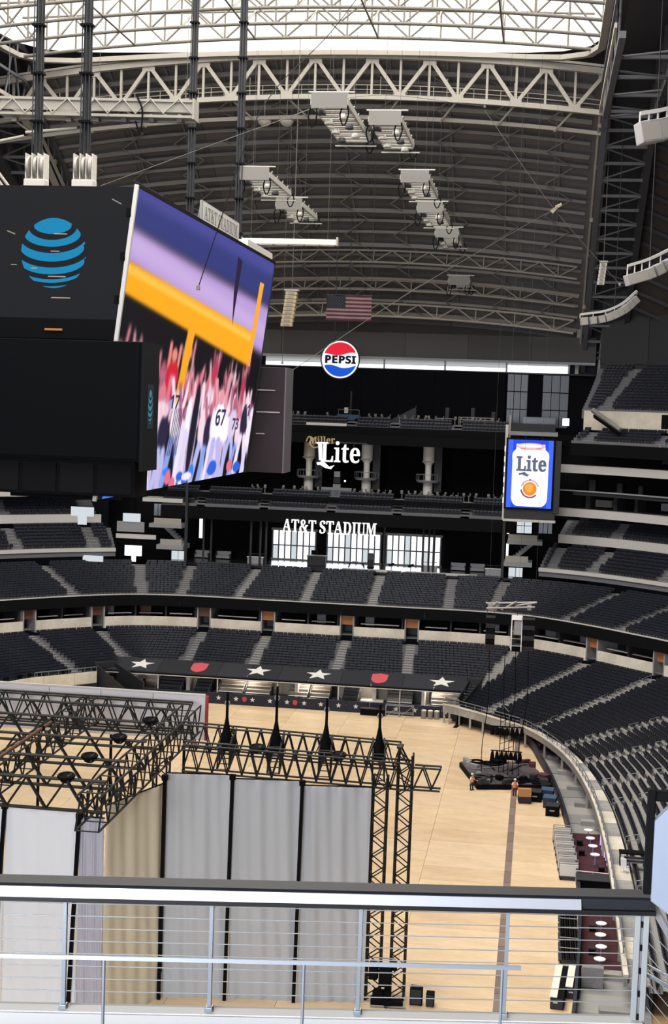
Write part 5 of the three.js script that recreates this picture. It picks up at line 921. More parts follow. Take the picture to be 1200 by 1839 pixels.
// loose items on the glass-door deck
{ const desk = thing('reception_desk', 'dark boxy reception desk standing before the lit glass doors', 'desk', [-34.0, 15.3, -223]); box('body', desk, M.charcoal, [0, 0.75, 0], [2.9, 1.5, 1], null, 0.05); box('top', desk, M.grey, [0, 1.53, 0], [3.1, 0.1, 1.2], null, 0.02); box('screen', desk, M.black, [-0.4, 2.0, 0], [1, 0.7, 0.1], null, 0.02); box('plinth', desk, M.black, [0, 0.05, 0], [2.7, 0.1, 0.8]);
  const tb = thing('long_table', 'low dark table with splayed legs before the middle glass doors', 'table', [-27.6, 15.34, -222]); box('top', tb, M.charcoal, [0, 0.8, 0], [2.6, 0.12, 1.2], null, 0.03); for (const x of [-1.1, 1.1]) for (const z of [-0.4, 0.4]) strut('leg', tb, M.black, V(x * 1.1, 0, z), V(x * 0.9, 0.76, z), 0.06); box('tray', tb, M.grey, [-0.2, 0.93, 0], [0.9, 0.14, 0.6], null, 0.03);
  const kiosk = thing('kiosk', 'slim dark upright kiosk beside the middle doors', 'kiosk', [-25.6, 15.3, -224]); box('body', kiosk, M.charcoal, [0, 1.1, 0], [0.9, 2.2, 0.6], null, 0.05); box('screen', kiosk, M.winDark, [0, 1.6, 0.31], [0.7, 0.8, 0.03]); box('foot', kiosk, M.black, [0, 0.05, 0], [1.1, 0.1, 0.8]);
  [[-21.9, 'angled black lectern beside the aisle top on the deck'], [-18.9, 'second angled black lectern nearer the column pair']].forEach(([x, l]) => { const t = thing('lectern', l, 'lectern', [x, 15.3, -219.6]); box('top', t, M.black, [0, 1.05, 0], [0.9, 0.06, 0.6], [0.5, 0.2, 0.25], 0.02); strut('stem', t, M.charcoal, V(0, 0, 0), V(0, 1.02, 0), 0.06); box('base', t, M.charcoal, [0, 0.03, 0], [0.6, 0.06, 0.5]); });
  [[-12, 'grey lounge sofa on the dark deck end, nearer the doors'], [-9, 'grey lounge sofa on the dark deck end, nearer the stair tower'], [-53, 'grey lounge sofa in the shade by the far columns'], [-49.5, 'grey lounge sofa beside the tall column']].forEach(([x, l], i) => { const t = thing('sofa', l, 'sofa', [x, 15.3, -225.5], 'sofas on the deck'); box('seat', t, M.grey, [0, 0.35, 0], [2.3, 0.5, 0.9], null, 0.08); box('back', t, M.grey, [0, 0.85, -0.4], [2.3, 0.7, 0.25], null, 0.08); for (const e of [-1.1, 1.1]) box('arm', t, M.charcoal, [e, 0.5, 0], [0.25, 0.6, 0.9], null, 0.06); });
  [[-43.4, 'pale counter at the foot of the columns beside the first doors'], [-16.2, 'pale counter at the foot of the triple columns'], [-6.4, 'pale counter beside the stair tower']].forEach(([x, l]) => { const t = thing('service_counter', l, 'counter', [x, 15.3, -221]); box('body', t, M.grey, [0, 0.5, 0], [2.4, 1, 0.7], null, 0.03); box('top', t, M.pale, [0, 1.04, 0], [2.6, 0.08, 0.9], null, 0.02); box('shelf', t, M.charcoal, [0, 1.5, -0.3], [2.4, 0.06, 0.3]); });
}

// ---------------------------------------------------------------- stage roof of black trusses, curtains
function truss(name, label, p, q, w, h, seg, group) {  // straight box truss from p to q (bottom centre line), w wide, h high
  const t = thing(name, label, 'truss', p.toArray(), group), d = q.clone().sub(p), L = d.length(), u = d.clone().normalize(), vertical = Math.abs(u.y) > 0.9;
  const s = vertical ? V(1, 0, 0) : u.clone().cross(UP).normalize(), v = vertical ? V(0, 0, 1) : UP.clone(), n = Math.round(L / seg), r = 0.055;
  const P = (k, a, b) => u.clone().multiplyScalar(L * k / n).addScaledVector(s, a * w / 2).addScaledVector(v, vertical ? b * h / 2 : (b + 1) * h / 2);
  for (const a of [-1, 1]) for (const b of [-1, 1]) strut('chord', t, M.trussBlack, P(0, a, b), P(n, a, b), 0.075);
  for (let k = 0; k < n; k++) {
    for (const a of [-1, 1]) { strut('brace', t, M.trussBlack, P(k, a, k % 2 ? 1 : -1), P(k + 1, a, k % 2 ? -1 : 1), r); }
    if (vertical) for (const b of [-1, 1]) strut('brace', t, M.trussBlack, P(k, k % 2 ? 1 : -1, b), P(k + 1, k % 2 ? -1 : 1, b), r * 0.8);
    else { strut('rung', t, M.trussBlack, P(k, -1, k % 2 ? 1 : -1), P(k, 1, k % 2 ? 1 : -1), r * 0.8); }
  }
  return t;
}
const gS = 'stage roof trusses';
truss('stage_truss', 'front black stage truss above the grey curtains', V(-22.9, 15.4, -93.6), V(-7.6, 14.55, -96), 1.0, 1.8, 0.5);
truss('stage_truss', 'rear black stage truss running behind the one above the grey curtains', V(-24.3, 15.5, -99), V(-8.9, 14.5, -101.5), 1.0, 1.8, 0.5);
truss('stage_truss', 'short black outrigger truss jutting past the twin towers', V(-7.5, 14.6, -96), V(-5.7, 14.6, -96), 0.8, 1.5, 0.62);
truss('stage_truss', 'long black truss over the folded beige curtain corner', V(-25.2, 14.9, -80), V(-25.6, 14.9, -107), 1.4, 2.0, 1.0);
truss('stage_truss', 'long black truss with a rust-coloured pipe at the edge of the grid', V(-33.4, 14.9, -84), V(-34, 14.9, -108), 1.1, 1.9, 1.1);
[[-83.6, 'first'], [-88.8, 'second'], [-94.4, 'third'], [-100.2, 'fourth'], [-105, 'fifth']].forEach(([z, w], i) => truss('stage_truss', w + ' black cross truss of the open grid counted from the white curtains', V(-44, 15.0, z), V(-25.2 - i * 0.25, 15.0, z), 0.25, 1.9, 1.28, gS));
truss('stage_truss', 'black truss in front of the long white back banner', V(-45.5, 14.5, -108.6), V(-26.0, 14.5, -108.6), 0.8, 2.2, 0.85);
[[-9.85, 'nearest the towers'], [-13.55, 'second from the towers'], [-17.05, 'third from the towers'], [-20.55, 'nearest the folded corner']].forEach(([x, w]) => truss('stage_truss', 'short black link truss between front and rear stage trusses, ' + w, V(x, 15.1, -95.4), V(x - 0.6, 15.2, -100.5), 0.8, 1.6, 0.7, gS));
truss('stage_tower', 'black truss tower at the edge of the grey curtain', V(-9.7, 0.05, -95.5), V(-9.7, 15.4, -95.5), 0.95, 0.95, 0.7);
truss('stage_tower', 'outer black truss tower with a slanted cap', V(-8.1, 0.05, -96), V(-8.1, 16.9, -96), 0.95, 0.95, 0.7);
truss('stage_tower', 'black tower stub rising behind the beige folded curtain', V(-26.2, 0.05, -91.5), V(-26.2, 15.2, -91.5), 0.95, 0.95, 0.8);
truss('stage_tower', 'black tower stub at the lower end of the folded curtain truss', V(-27.4, 0.05, -88), V(-27.4, 14.9, -88), 0.95, 0.95, 0.8);
truss('stage_tower', 'black tower stub at the top of the folded curtain', V(-25.3, 0.05, -97.2), V(-25.3, 15.2, -97.2), 0.95, 0.95, 0.8);
{ const t = thing('truss_cap', 'slanted black cap bracket on the outer truss tower', 'bracket', [-8.1, 16.9, -96]); for (const z of [-0.45, 0.45]) { strut('strut', t, M.trussBlack, V(-0.45, 0.5, z), V(0.5, -1.2, z), 0.07); strut('strut', t, M.trussBlack, V(-0.45, -0.2, z), V(-0.45, 0.5, z), 0.07); strut('strut', t, M.trussBlack, V(0.5, -1.2, z), V(0.5, -1.6, z), 0.07); } box('plate', t, M.trussBlack, [-0.4, 0.5, 0], [0.4, 0.15, 1], null, 0.03); }
{ const t = thing('rust_pipe', 'long rust-brown pipe lying along the black grid truss', 'pipe', [-33.4, 16.95, -84]); put('pipe', tubeGeo([V(0, 0, -1), V(-0.3, 0, -14)], 0.13, 8, 8), std(0x5a3b2c, 0.6), t); box('clamp', t, M.black, [-0.02, 0, -2], [0.35, 0.35, 0.3], null, 0.05); box('clamp', t, M.black, [-0.25, 0, -12], [0.35, 0.35, 0.3], null, 0.05); }
[[-20.8, 19.1, 'first hoist spike'], [-17.3, 19.7, 'second hoist spike'], [-13.8, 19.1, 'third hoist spike'], [-10.1, 18.9, 'fourth hoist spike']].forEach(([x, top, w], i) => {
  const t = thing('hoist', w + ' of the front trusses counted from the folded curtain corner, black and tapered', 'hoist', [x, 15.75, -97.5], 'hoist spikes on the stage roof');
  put('hoist_bag', new THREE.CylinderGeometry(0.1, 0.5, 2.2, 8), M.black, t, [0, 1.4, 0]); put('motor', boxGeo(0.5, 0.6, 0.4, 0.06), M.black, t, [0, 0.5, 0]); put('chain', new THREE.CylinderGeometry(0.09, 0.11, top - 17, 6), M.black, t, [0, 2.3 + (top - 17) / 2 - 0.1, 0]); put('hook', new THREE.TorusGeometry(0.16, 0.05, 6, 12), M.grey, t, [0, top - 15.6, 0]);
  for (const e of [-1, 1]) strut('bridle', t, M.black, V(0, 2.2, 0), V(e * 0.75, 0.2, 0), 0.04);
});
[[-27.9, 17.0, -88.8, 'on the second cross truss of the open grid'], [-27.7, 17.0, -83.6, 'on the first cross truss of the open grid'], [-27.6, 17.0, -94.4, 'on the third cross truss of the open grid'], [-27.0, 17.0, -100.2, 'on the fourth cross truss of the open grid'], [-18, 16.95, -94.4, 'in the front truss run'], [-12.6, 16.6, -95.3, 'near the tower end of the front truss']].forEach(([x, y, z, w]) => {
  const t = thing('cable_bundle', 'black coiled cable bundle ' + w, 'cable', [x, y - 0.4, z]); for (let k = 0; k < 3; k++) put('coil', new THREE.TorusGeometry(0.34 + k * 0.06, 0.11, 6, 14).rotateX(1.2 + k * 0.25), M.black, t, [0, 0.3 + k * 0.1, 0]); put('strap', boxGeo(0.14, 0.5, 0.7, 0.04), M.charcoal, t, [0.2, 0.35, 0]); put('cable_lump', new THREE.SphereGeometry(0.42, 10, 7).scale(1, 0.75, 1), M.black, t, [0, 0.35, 0]); });
// curtains: soft hanging cloth panels with folds
function curtain(name, label, p, q, top, mat, amp, seedK, sagTop = 0) {
  const d = V(q.x - p.x, 0, q.z - p.z), L = d.length(), n = d.clone().normalize(), s = V(n.z, 0, -n.x), NX = 60, NY = 44, pos = [], idx = [], H = top;
  const f = (u, v) => amp * (0.5 * Math.sin(u * 17 + seedK + Math.sin(v * 3 + seedK) * 0.7) * (0.25 + 0.75 * v * v) + 0.35 * Math.sin(u * 31 + v * 4 + seedK * 2) + 0.4 * Math.sin((u * 6 + v * 9) + seedK * 3) * Math.exp(-((v - 0.25) ** 2) * 8) + 0.7 * Math.exp(-(((u * 1.3 + v * 0.9 + seedK * 0.13) % 0.5 - 0.25) ** 2) * 300) * (1 - v) * 0.6);
  for (let side = 0; side < 2; side++) for (let j = 0; j <= NY; j++) for (let i = 0; i <= NX; i++) { const u = i / NX, v = j / NY, o = f(u, v) + (side ? -0.03 : 0.03), w = p.clone().addScaledVector(d, u).addScaledVector(s, o); pos.push(w.x, v * (H - sagTop * Math.sin(Math.PI * u)), w.z); }
  const N = (NX + 1) * (NY + 1), quad = (a, b, c, e) => idx.push(a, b, c, a, c, e);
  for (let j = 0; j < NY; j++) for (let i = 0; i < NX; i++) { const a = j * (NX + 1) + i; quad(a, a + 1, a + NX + 2, a + NX + 1); quad(N + a, N + a + NX + 1, N + a + NX + 2, N + a + 1); }
  for (let i = 0; i < NX; i++) { quad(i, N + i, N + i + 1, i + 1); const a = NY * (NX + 1) + i; quad(a, a + 1, N + a + 1, N + a); }
  for (let j = 0; j < NY; j++) for (const i of [0, NX]) { const a = j * (NX + 1) + i; quad(a, a + NX + 1, N + a + NX + 1, N + a); }
  const g = new THREE.BufferGeometry(); g.setAttribute('position', new THREE.Float32BufferAttribute(pos, 3)); g.setIndex(idx); g.computeVertexNormals();
  const t = thing(name, label, 'curtain', [0, 0.03, 0]); put('cloth', g, mat, t); const a = p.clone().setY(top + 0.05), b = q.clone().setY(top + 0.05); strut('top_pipe', t, M.black, a, b, 0.05);
  return t;
}
const cg = std(0xb6babd, 0.85), cw = std(0xe9edef, 0.85), cb = std(0xe0dac4, 0.85);
curtain('stage_curtain', 'grey stage curtain panel beside the folded beige corner', V(-23.7, 0, -92.5), V(-19.36, 0, -93.2), 15.3, cg, 0.15, 1.3);
curtain('stage_curtain', 'grey stage curtain panel between the two black seam straps', V(-19.3, 0, -93.2), V(-14.76, 0, -93.9), 15.05, cg, 0.15, 4.1);
curtain('stage_curtain', 'grey stage curtain panel with diagonal creases beside the towers', V(-14.7, 0, -93.9), V(-10.2, 0, -94.6), 14.75, cg, 0.18, 7.7);
curtain('stage_curtain', 'wide bright white curtain panel of the near stage face', V(-32.5, 0, -86.2), V(-27.68, 0, -86.2), 14.2, cw, 0.08, 2.2);
curtain('stage_curtain', 'edge white curtain panel cut by the picture border', V(-38, 0, -86.2), V(-32.56, 0, -86.2), 14.4, cw, 0.08, 5.2);
curtain('stage_curtain', 'narrow pale lilac curtain strip beside the white panel', V(-27.62, 0, -86.2), V(-26.0, 0, -86.2), 13.8, std(0xb9b9c4, 0.85), 0.14, 0.7);
curtain('stage_curtain', 'beige side curtain folding back towards the grey panels', V(-25.95, 0, -86.3), V(-23.8, 0, -92.6), 14.6, cb, 0.12, 3.4);
[[-27.62, -86.1, 13.9, 0.5, 'between the white panel and the lilac strip'], [-32.5, -86.1, 14.2, 0.7, 'between the two white panels'], [-23.75, -92.2, 15.1, 0.0, 'in the folded corner of the beige curtain'], [-19.33, -93.0, 15.25, 0.1, 'between the first two grey panels'], [-14.73, -93.7, 15.0, 0.1, 'between the last two grey panels']].forEach(([x, z, h, lean, w]) => {
  const t = thing('seam_strap', 'tall black strap down the curtain seam ' + w, 'strap', [x, 0.03, z]); strut('strap', t, M.black, V(-lean, 0, 0.12), V(0, h, 0.05), 0.11, true); put('buckle', boxGeo(0.4, 0.4, 0.3, 0.05), M.black, t, [0, h, 0.05]); });
{ const t = thing('back_banner', 'long white banner standing behind the back stage truss', 'banner', [-36, 13.2, -110.4]);
  const s = 21.4; for (let k = 0; k < 5; k++) box('banner_panel', t, std([0xe8e6ea, 0xe3e1e6][k % 2], 0.8), [-s / 2 + s * (k + 0.5) / 5, 2.0, 0], [s / 5 - 0.04, 3.6, 0.12], null, 0.03); box('top_pipe', t, M.pale, [0, 3.85, 0.1], [s, 0.18, 0.2], null, 0.05); box('red_edge', t, std(0xa8323c, 0.6), [s / 2 + 0.1, 2, 0], [0.25, 3.6, 0.2], null, 0.04);
  for (const x of [-9, -3, 3, 9]) strut('support_leg', t, M.black, V(x, -13.2, -0.2), V(x, 0.4, -0.2), 0.12); }
{ const t = thing('tower_base', 'black ballast and motor clutter at the feet of the twin towers', 'ballast', [-8.9, 0.03, -94.6]); for (const [x, y, z, w, h, d] of [[-0.2, 0.25, 0, 1.2, 0.5, 0.8], [0.7, 0.22, 0.1, 1.3, 0.44, 0.8], [-0.3, 0.75, 0, 0.8, 0.5, 0.6], [0.3, 0.7, 0, 0.5, 0.9, 0.5], [-0.7, 2.3, 0, 0.6, 1.2, 0.5], [0.1, 2.0, 0.1, 0.8, 1.4, 0.5], [0.6, 2.6, -0.3, 0.5, 0.6, 0.4]]) box('weight', t, M.black, [x, y, z], [w, h, d], [0, 0.2 * x, 0], 0.08); strut('outrigger', t, M.grey, V(-0.8, 0.1, 0.6), V(1.6, 0.1, 0.4), 0.06); strut('link_bar', t, M.grey, V(-0.8, 3.2, 0), V(0.8, 3.2, 0), 0.05); }
[[-6.7, 1.15, 0.85, 'taller black speaker box standing on the floor beside the towers'], [-5.75, 0.85, 0.55, 'smaller black speaker box standing on the floor beside the taller one']].forEach(([x, h, w, l]) => { const t = thing('floor_speaker', l, 'loudspeaker', [x, 0.03, -95.2]); box('cabinet', t, M.black, [0, h / 2 + 0.05, 0], [w, h, 0.7], null, 0.04); box('grille', t, std(0x202126, 0.7), [0, h / 2 + 0.05, 0.36], [w * 0.85, h * 0.85, 0.03]); for (const e of [-1, 1]) box('foot', t, M.charcoal, [e * w * 0.35, 0.03, 0], [0.1, 0.06, 0.6]); });

// ---------------------------------------------------------------- delay tower and its platform
{
  const t = thing('mast_platform', 'dark low equipment platform on the tan floor below the lighting mast', 'platform', [-2.4, 0.03, -158], null, 0.25);
  for (let i = 0; i < 4; i++) for (let j = 0; j < 4; j++) box('deck_panel', t, std([0x4d4448, 0x564c50, 0x453d41][(i * 2 + j) % 3], 0.8), [-3 + i * 2, 0.55 + ((i * 3 + j) % 3) * 0.03, -3.6 + j * 2.4], [1.95, 0.16, 2.34], null, 0.02);
  for (const x of [-4, -1.3, 1.3, 4]) for (const z of [-4.8, 0, 4.8]) strut('leg', t, M.black, V(x, 0, z), V(x, 0.5, z), 0.08); for (const z of [-4.85, 4.85]) box('skirt', t, M.black, [0, 0.28, z], [8, 0.5, 0.1]); for (const x of [-4.05, 4.05]) box('skirt', t, M.black, [x, 0.28, 0], [0.1, 0.5, 9.6]);
  for (let k = 0; k < 9; k++) put('cable_coil', new THREE.TorusGeometry(0.5 + rnd() * 0.3, 0.12, 6, 16).rotateX(Math.PI / 2), M.black, t, [-3.6 + rnd() * 7.2, 0.75, (rnd() < 0.5 ? -1 : 1) * (3 + rnd() * 1.6)]);
  for (let k = 0; k < 7; k++) box('weight', t, k % 2 ? M.charcoal : M.black, [-3.8 + k * 1.25, 0.9, 4.0 - (k % 3) * 0.4], [0.8, 0.5 + (k % 2) * 0.3, 0.6], [0, k, 0], 0.05);
  for (let k = 0; k < 22; k++) { const e = k % 4, u = (rnd() - 0.5) * 8; box('gear', t, [M.black, M.charcoal, std(0x5a3038, 0.8), M.grey][k % 4], e < 2 ? [u, 0.85, (e ? 4.2 : -4.3) + rnd() * 0.6] : [(e === 2 ? 3.4 : -3.5) + rnd() * 0.5, 0.85, u * 1.1], [0.4 + rnd() * 1.0, 0.25 + rnd() * 0.5, 0.4 + rnd() * 0.5], [0, rnd() * 3, 0], 0.05); }
  for (let k = 0; k < 5; k++) strut('bar', t, k % 2 ? M.grey : M.black, V(-3.6 + rnd() * 7, 0.75, -4 + rnd() * 8), V(-3.6 + rnd() * 7, 0.8, -4 + rnd() * 8), 0.06);
  const mst = thing('lighting_mast', 'tall thin black lighting mast carrying two rows of hung lamps', 'mast', [-2.3, 0.7, -157.3]);
  for (const x of [-0.75, -0.25, 0.25, 0.75]) strut('mast_pole', mst, M.black, V(x, 0, x > 0 ? 0.4 : -0.4), V(x, 6.4, x > 0 ? 0.4 : -0.4), 0.05); for (let k = 0; k < 8; k++) strut('mast_brace', mst, M.black, V(-0.75, k * 0.8, -0.4), V(0.75, k * 0.8 + 0.8, 0.4), 0.03);
  for (const [y, n, w] of [[5.2, 7, 3.6], [2.5, 7, 3.4]]) { box('lamp_bar', mst, M.black, [0, y, 0], [w, 0.12, 0.12]); for (let k = 0; k < n; k++) { const l = put('mast_lamp', new THREE.LatheGeometry([[0, 0.5], [0.14, 0.42], [0.2, 0.1], [0.26, -0.35], [0.2, -0.38], [0, -0.3]].map(([a, b]) => new THREE.Vector2(a, b)), 10), M.black, mst, [-w / 2 + 0.2 + k * (w - 0.4) / (n - 1), y - 0.55, 0]); } }
  const rig = thing('hanging_rig', 'pale hanging truss frame high above the floor mast', 'rigging', [-2.3, 19.3, -157]);
  for (const [a, b] of [[V(-2.8, 0.1, 0), V(2.6, 0.5, 0)], [V(-2.8, -0.4, 0.3), V(2.4, 0, 0.3)], [V(-2.9, 0.2, 0), V(-1, -0.5, 0)], [V(0.3, 0, 0), V(2.6, 0.5, 0.2)], [V(-2.6, -0.5, 0), V(-1.6, 0.4, 0.3)], [V(-0.8, -0.3, 0), V(0.4, 0.5, 0.3)]]) strut('frame_bar', rig, M.steelDim, a, b, 0.1); for (const x of [-2.4, 1.8]) box('motor', rig, M.grey, [x, -0.1, 0], [0.5, 0.6, 0.5], null, 0.06);
  for (const x of [-2.6, -1.2, 0.6, 2.4]) strut('hanging_chain', rig, M.arch, V(x, 0, 0), V(x, 64, 0), 0.014);
  const spk = (x, w, l) => { const s = thing('hung_speaker', l, 'loudspeaker', [x, 14.4, -157]); for (let k = 0; k < 6; k++) { const b = box('cabinet', s, k % 2 ? M.black : std(0x121317, 0.7), [0, 0.3 + k * 0.58, -0.06 * (5 - k)], [w, 0.54, 0.8], [0.03 * (5 - k), 0, 0], 0.04); } box('bumper', s, M.charcoal, [0, 3.55, 0], [w, 0.15, 0.9]); for (const e of [-0.4, 0.4]) strut('chain', s, M.charcoal, V(e, 3.5, 0), V(e, 5, 0), 0.03); };
  spk(-4.6, 1.0, 'black hung loudspeaker column at the covered-seats end of the frame'); spk(-0.5, 1.35, 'wider black hung loudspeaker column beside the white motor frame');
  const mf = thing('motor_frame', 'narrow white-edged motor frame hung between the black loudspeakers', 'rigging', [-1.75, 14.3, -157]); for (const x of [-0.55, 0.55]) box('edge', mf, M.white, [x, 2, 0], [0.1, 3.9, 0.1]); box('head', mf, M.white, [0, 3.7, 0], [1.1, 0.5, 0.4], null, 0.05); box('body', mf, M.grey, [0.1, 2.6, -0.1], [0.8, 1.5, 0.3], null, 0.05); strut('chain', mf, M.charcoal, V(0, 3.9, 0), V(0, 5, 0), 0.04); for (let k = 0; k < 3; k++) box('rung', mf, M.steelDim, [0, 0.6 + k * 0.8, 0], [1.1, 0.06, 0.06]);
  [[-4.6, 14.4, -4.9, 0.1, 'from the covered-seats side loudspeaker to the floor'], [-2.9, 14.2, -2.5, 6.8, 'from the frame down to the mast'], [-0.4, 14.4, -0.9, 0.7, 'from the wider loudspeaker to the platform'], [-1.75, 14.3, -1.9, 6.8, 'from the motor frame to the mast']].forEach(([x, y, x1, y1, l]) => { const c = thing('drop_cable', 'thin black cable hanging ' + l, 'cable', [0, 0, 0]); put('cable', tubeGeo([V(x, y, -157), V(x + 0.1, y * 0.6, -157), V(x1 - 0.05, y * 0.25 + y1 * 0.5, -156.9), V(x1, y1, -156.8)], 0.045, 24, 5), M.black, c); put('connector', boxGeo(0.16, 0.3, 0.16, 0.03), M.black, c, [x1, y1 + 0.1, -156.8]); });
  const cart = thing('flight_case', 'dark wheeled case topped with an orange-brown carton on the tan floor', 'case', [-0.1, 0.03, -148.4], null, 0.1);
  box('body', cart, M.navy, [0, 0.45, 0], [1.35, 0.6, 1.0], null, 0.05); box('carton', cart, std(0xb58250, 0.85), [0, 1.1, 0], [1.3, 0.72, 0.95], null, 0.02); box('carton_flap', cart, std(0xa2713f, 0.85), [0, 1.47, 0.24], [1.3, 0.03, 0.46]); for (const x of [-0.5, 0.5]) for (const z of [-0.35, 0.35]) put('caster', new THREE.CylinderGeometry(0.1, 0.1, 0.07, 10).rotateZ(Math.PI / 2), M.black, cart, [x, 0.1, z]);
  [[1.0, -149.6, 'black stage crate between the carton and the navy field wall'], [2.75, -144.6, 'black crate against the navy field wall, nearest the balcony'], [2.5, -147.6, 'blue-sheeted crate against the navy field wall'], [2.25, -150.6, 'blue-sheeted crate by the wall behind the black ones']].forEach(([x, z, l], i) => { const c = thing('crate', l, 'crate', [x, 0.03, z], null, -0.1); box('body', c, i === 2 || i === 3 ? std(0x1d2c44, 0.7) : M.black, [0, 0.5, 0], [1.3, 1, 1.4], null, 0.05); box('lid', c, i === 2 || i === 3 ? std(0x36506e, 0.7) : M.charcoal, [0, 1.05, 0], [1.34, 0.12, 1.44], null, 0.03); box('handle', c, M.steelDim, [0, 0.6, 0.72], [0.5, 0.12, 0.05]); });
}
// people: one continuous body each, vests and hats as children
function fieldGeo(bones, cell) {                        // smooth union of tapered capsules
  const lo = V(1e9, 1e9, 1e9), hi = V(-1e9, -1e9, -1e9); for (const [a, b, r, s] of bones) for (const [p, q] of [[a, r], [b, s]]) { lo.min(p.clone().subScalar(q + 0.06)); hi.max(p.clone().addScalar(q + 0.06)); }
  const size = Math.max(hi.x - lo.x, hi.y - lo.y, hi.z - lo.z), R = Math.ceil(size / cell) + 4, mc = new MarchingCubes(R, M.vest, false, false, 200000), half = R * cell / 2, c = lo.clone().add(hi).multiplyScalar(0.5), p = V(0, 0, 0), ab = V(0, 0, 0), ap = V(0, 0, 0);
  for (let z = 0; z < R; z++) for (let y = 0; y < R; y++) for (let x = 0; x < R; x++) {
    p.set((x - R / 2) * cell, (y - R / 2) * cell, (z - R / 2) * cell).add(c); let d = 1e3;
    for (const [a, b, r, s] of bones) { ab.subVectors(b, a); ap.subVectors(p, a); const h = Math.max(0, Math.min(1, ap.dot(ab) / Math.max(ab.lengthSq(), 1e-9))), e = ap.addScaledVector(ab, -h).length() - (r + (s - r) * h), k = 0.03, m = Math.max(k - Math.abs(d - e), 0) / k; d = Math.min(d, e) - m * m * k * 0.25; }
    mc.field[x + y * R + z * R * R] = -d;
  }
  mc.isolation = 0; mc.update(); const n = mc.count, g = new THREE.BufferGeometry();
  g.setAttribute('position', new THREE.BufferAttribute(mc.positionArray.slice(0, n * 3), 3)); g.setAttribute('normal', new THREE.BufferAttribute(mc.normalArray.slice(0, n * 3), 3));
  return g.scale(half, half, half).translate(c.x, c.y, c.z);
}
function person(label, pos, turn, vest, legs, armOut) {
  const t = thing('person', label, 'person', pos, null, turn), v = V;
  const bones = [[v(0, 0.98, 0), v(0, 1.38, 0), 0.16, 0.17], [v(-0.16, 1.4, 0), v(0.16, 1.4, 0), 0.075, 0.075], [v(0, 1.42, 0), v(0, 1.56, 0.01), 0.06, 0.055], [v(0, 1.62, 0.01), v(0, 1.71, 0), 0.085, 0.1], [v(0, 1.6, 0.05), v(0, 1.58, 0.06), 0.05, 0.045], [v(0, 1.645, 0.105), v(0, 1.665, 0.09), 0.018, 0.014], [v(-0.1, 1.66, 0), v(-0.1, 1.63, 0), 0.02, 0.018], [v(0.1, 1.66, 0), v(0.1, 1.63, 0), 0.02, 0.018]];
  for (const s of [-1, 1]) {
    bones.push([v(s * 0.1, 0.95, 0), v(s * 0.12, 0.5, s * 0.05), 0.1, 0.065], [v(s * 0.12, 0.5, s * 0.05), v(s * 0.13, 0.1, s * 0.03), 0.062, 0.042], [v(s * 0.13, 0.06, s * 0.03 - 0.04), v(s * 0.14, 0.045, s * 0.03 + 0.17), 0.05, 0.04]);
    const el = v(s * 0.3, 1.14, 0.03), wr = s > 0 && armOut ? v(0.42, 1.05, 0.25) : v(s * 0.3, 0.88, 0.1), dir = wr.clone().sub(el).normalize(), sd = v(0, 0, 1).cross(dir).normalize();
    bones.push([v(s * 0.2, 1.4, 0), el, 0.058, 0.045], [el, wr, 0.043, 0.03], [wr, wr.clone().addScaledVector(dir, 0.09), 0.03, 0.034]);
    for (let k = 0; k < 4; k++) { const b = wr.clone().addScaledVector(dir, 0.09).addScaledVector(sd, (k - 1.5) * 0.02), m = b.clone().addScaledVector(dir, 0.04 + (k === 1 || k === 2 ? 0.01 : 0)); bones.push([b, m, 0.01, 0.009], [m, m.clone().addScaledVector(dir, 0.03).add(v(0, 0, 0.015)), 0.009, 0.008]); }
    bones.push([wr.clone().addScaledVector(dir, 0.03).addScaledVector(sd, 0.03), wr.clone().addScaledVector(dir, 0.07).addScaledVector(sd, 0.06), 0.012, 0.01]);
  }
  put('body', fieldGeo(bones, 0.017), M.skin, t);
  put('trousers', merge([[-1], [1]].flatMap(([s]) => [strutGeo(v(s * 0.12, 0.5, s * 0.05), v(s * 0.09, 1.0, 0), 0.115, 12), strutGeo(v(s * 0.13, 0.09, s * 0.03), v(s * 0.12, 0.52, s * 0.05), 0.08, 12)])), legs, t);
  put('vest', new THREE.LatheGeometry([[0.2, 0.88], [0.205, 1.1], [0.215, 1.32], [0.17, 1.44], [0.08, 1.5]].map(([a, b]) => new THREE.Vector2(a, b)), 18).scale(1.05, 1, 0.8), vest, t);
  put('sleeve', merge([-1, 1].map((s) => strutGeo(v(s * 0.19, 1.42, 0), v(s * 0.29, 1.16, 0.03), 0.075, 10))), M.white, t);
  put('hard_hat', new THREE.LatheGeometry([[0.155, 1.72], [0.13, 1.73], [0.125, 1.79], [0.08, 1.85], [0, 1.87]].map(([a, b]) => new THREE.Vector2(a, b)), 16), M.hat, t);
  put('boot', merge([-1, 1].map((s) => new RoundedBoxGeometry(0.11, 0.1, 0.3, 2, 0.04).translate(s * 0.135, 0.05, s * 0.03 + 0.06))), M.black, t);
}
person('person in a pale pink and orange work vest standing at the platform corner', [-5.7, 0.03, -151.9], 0.9, std(0xe9a48c, 0.8), M.jeans, true);
person('person in a white top and orange-red vest standing before the platform', [-1.15, 0.1, -150.6], 0.2, std(0xf0866e, 0.8), std(0x5a2c34, 0.8), false);

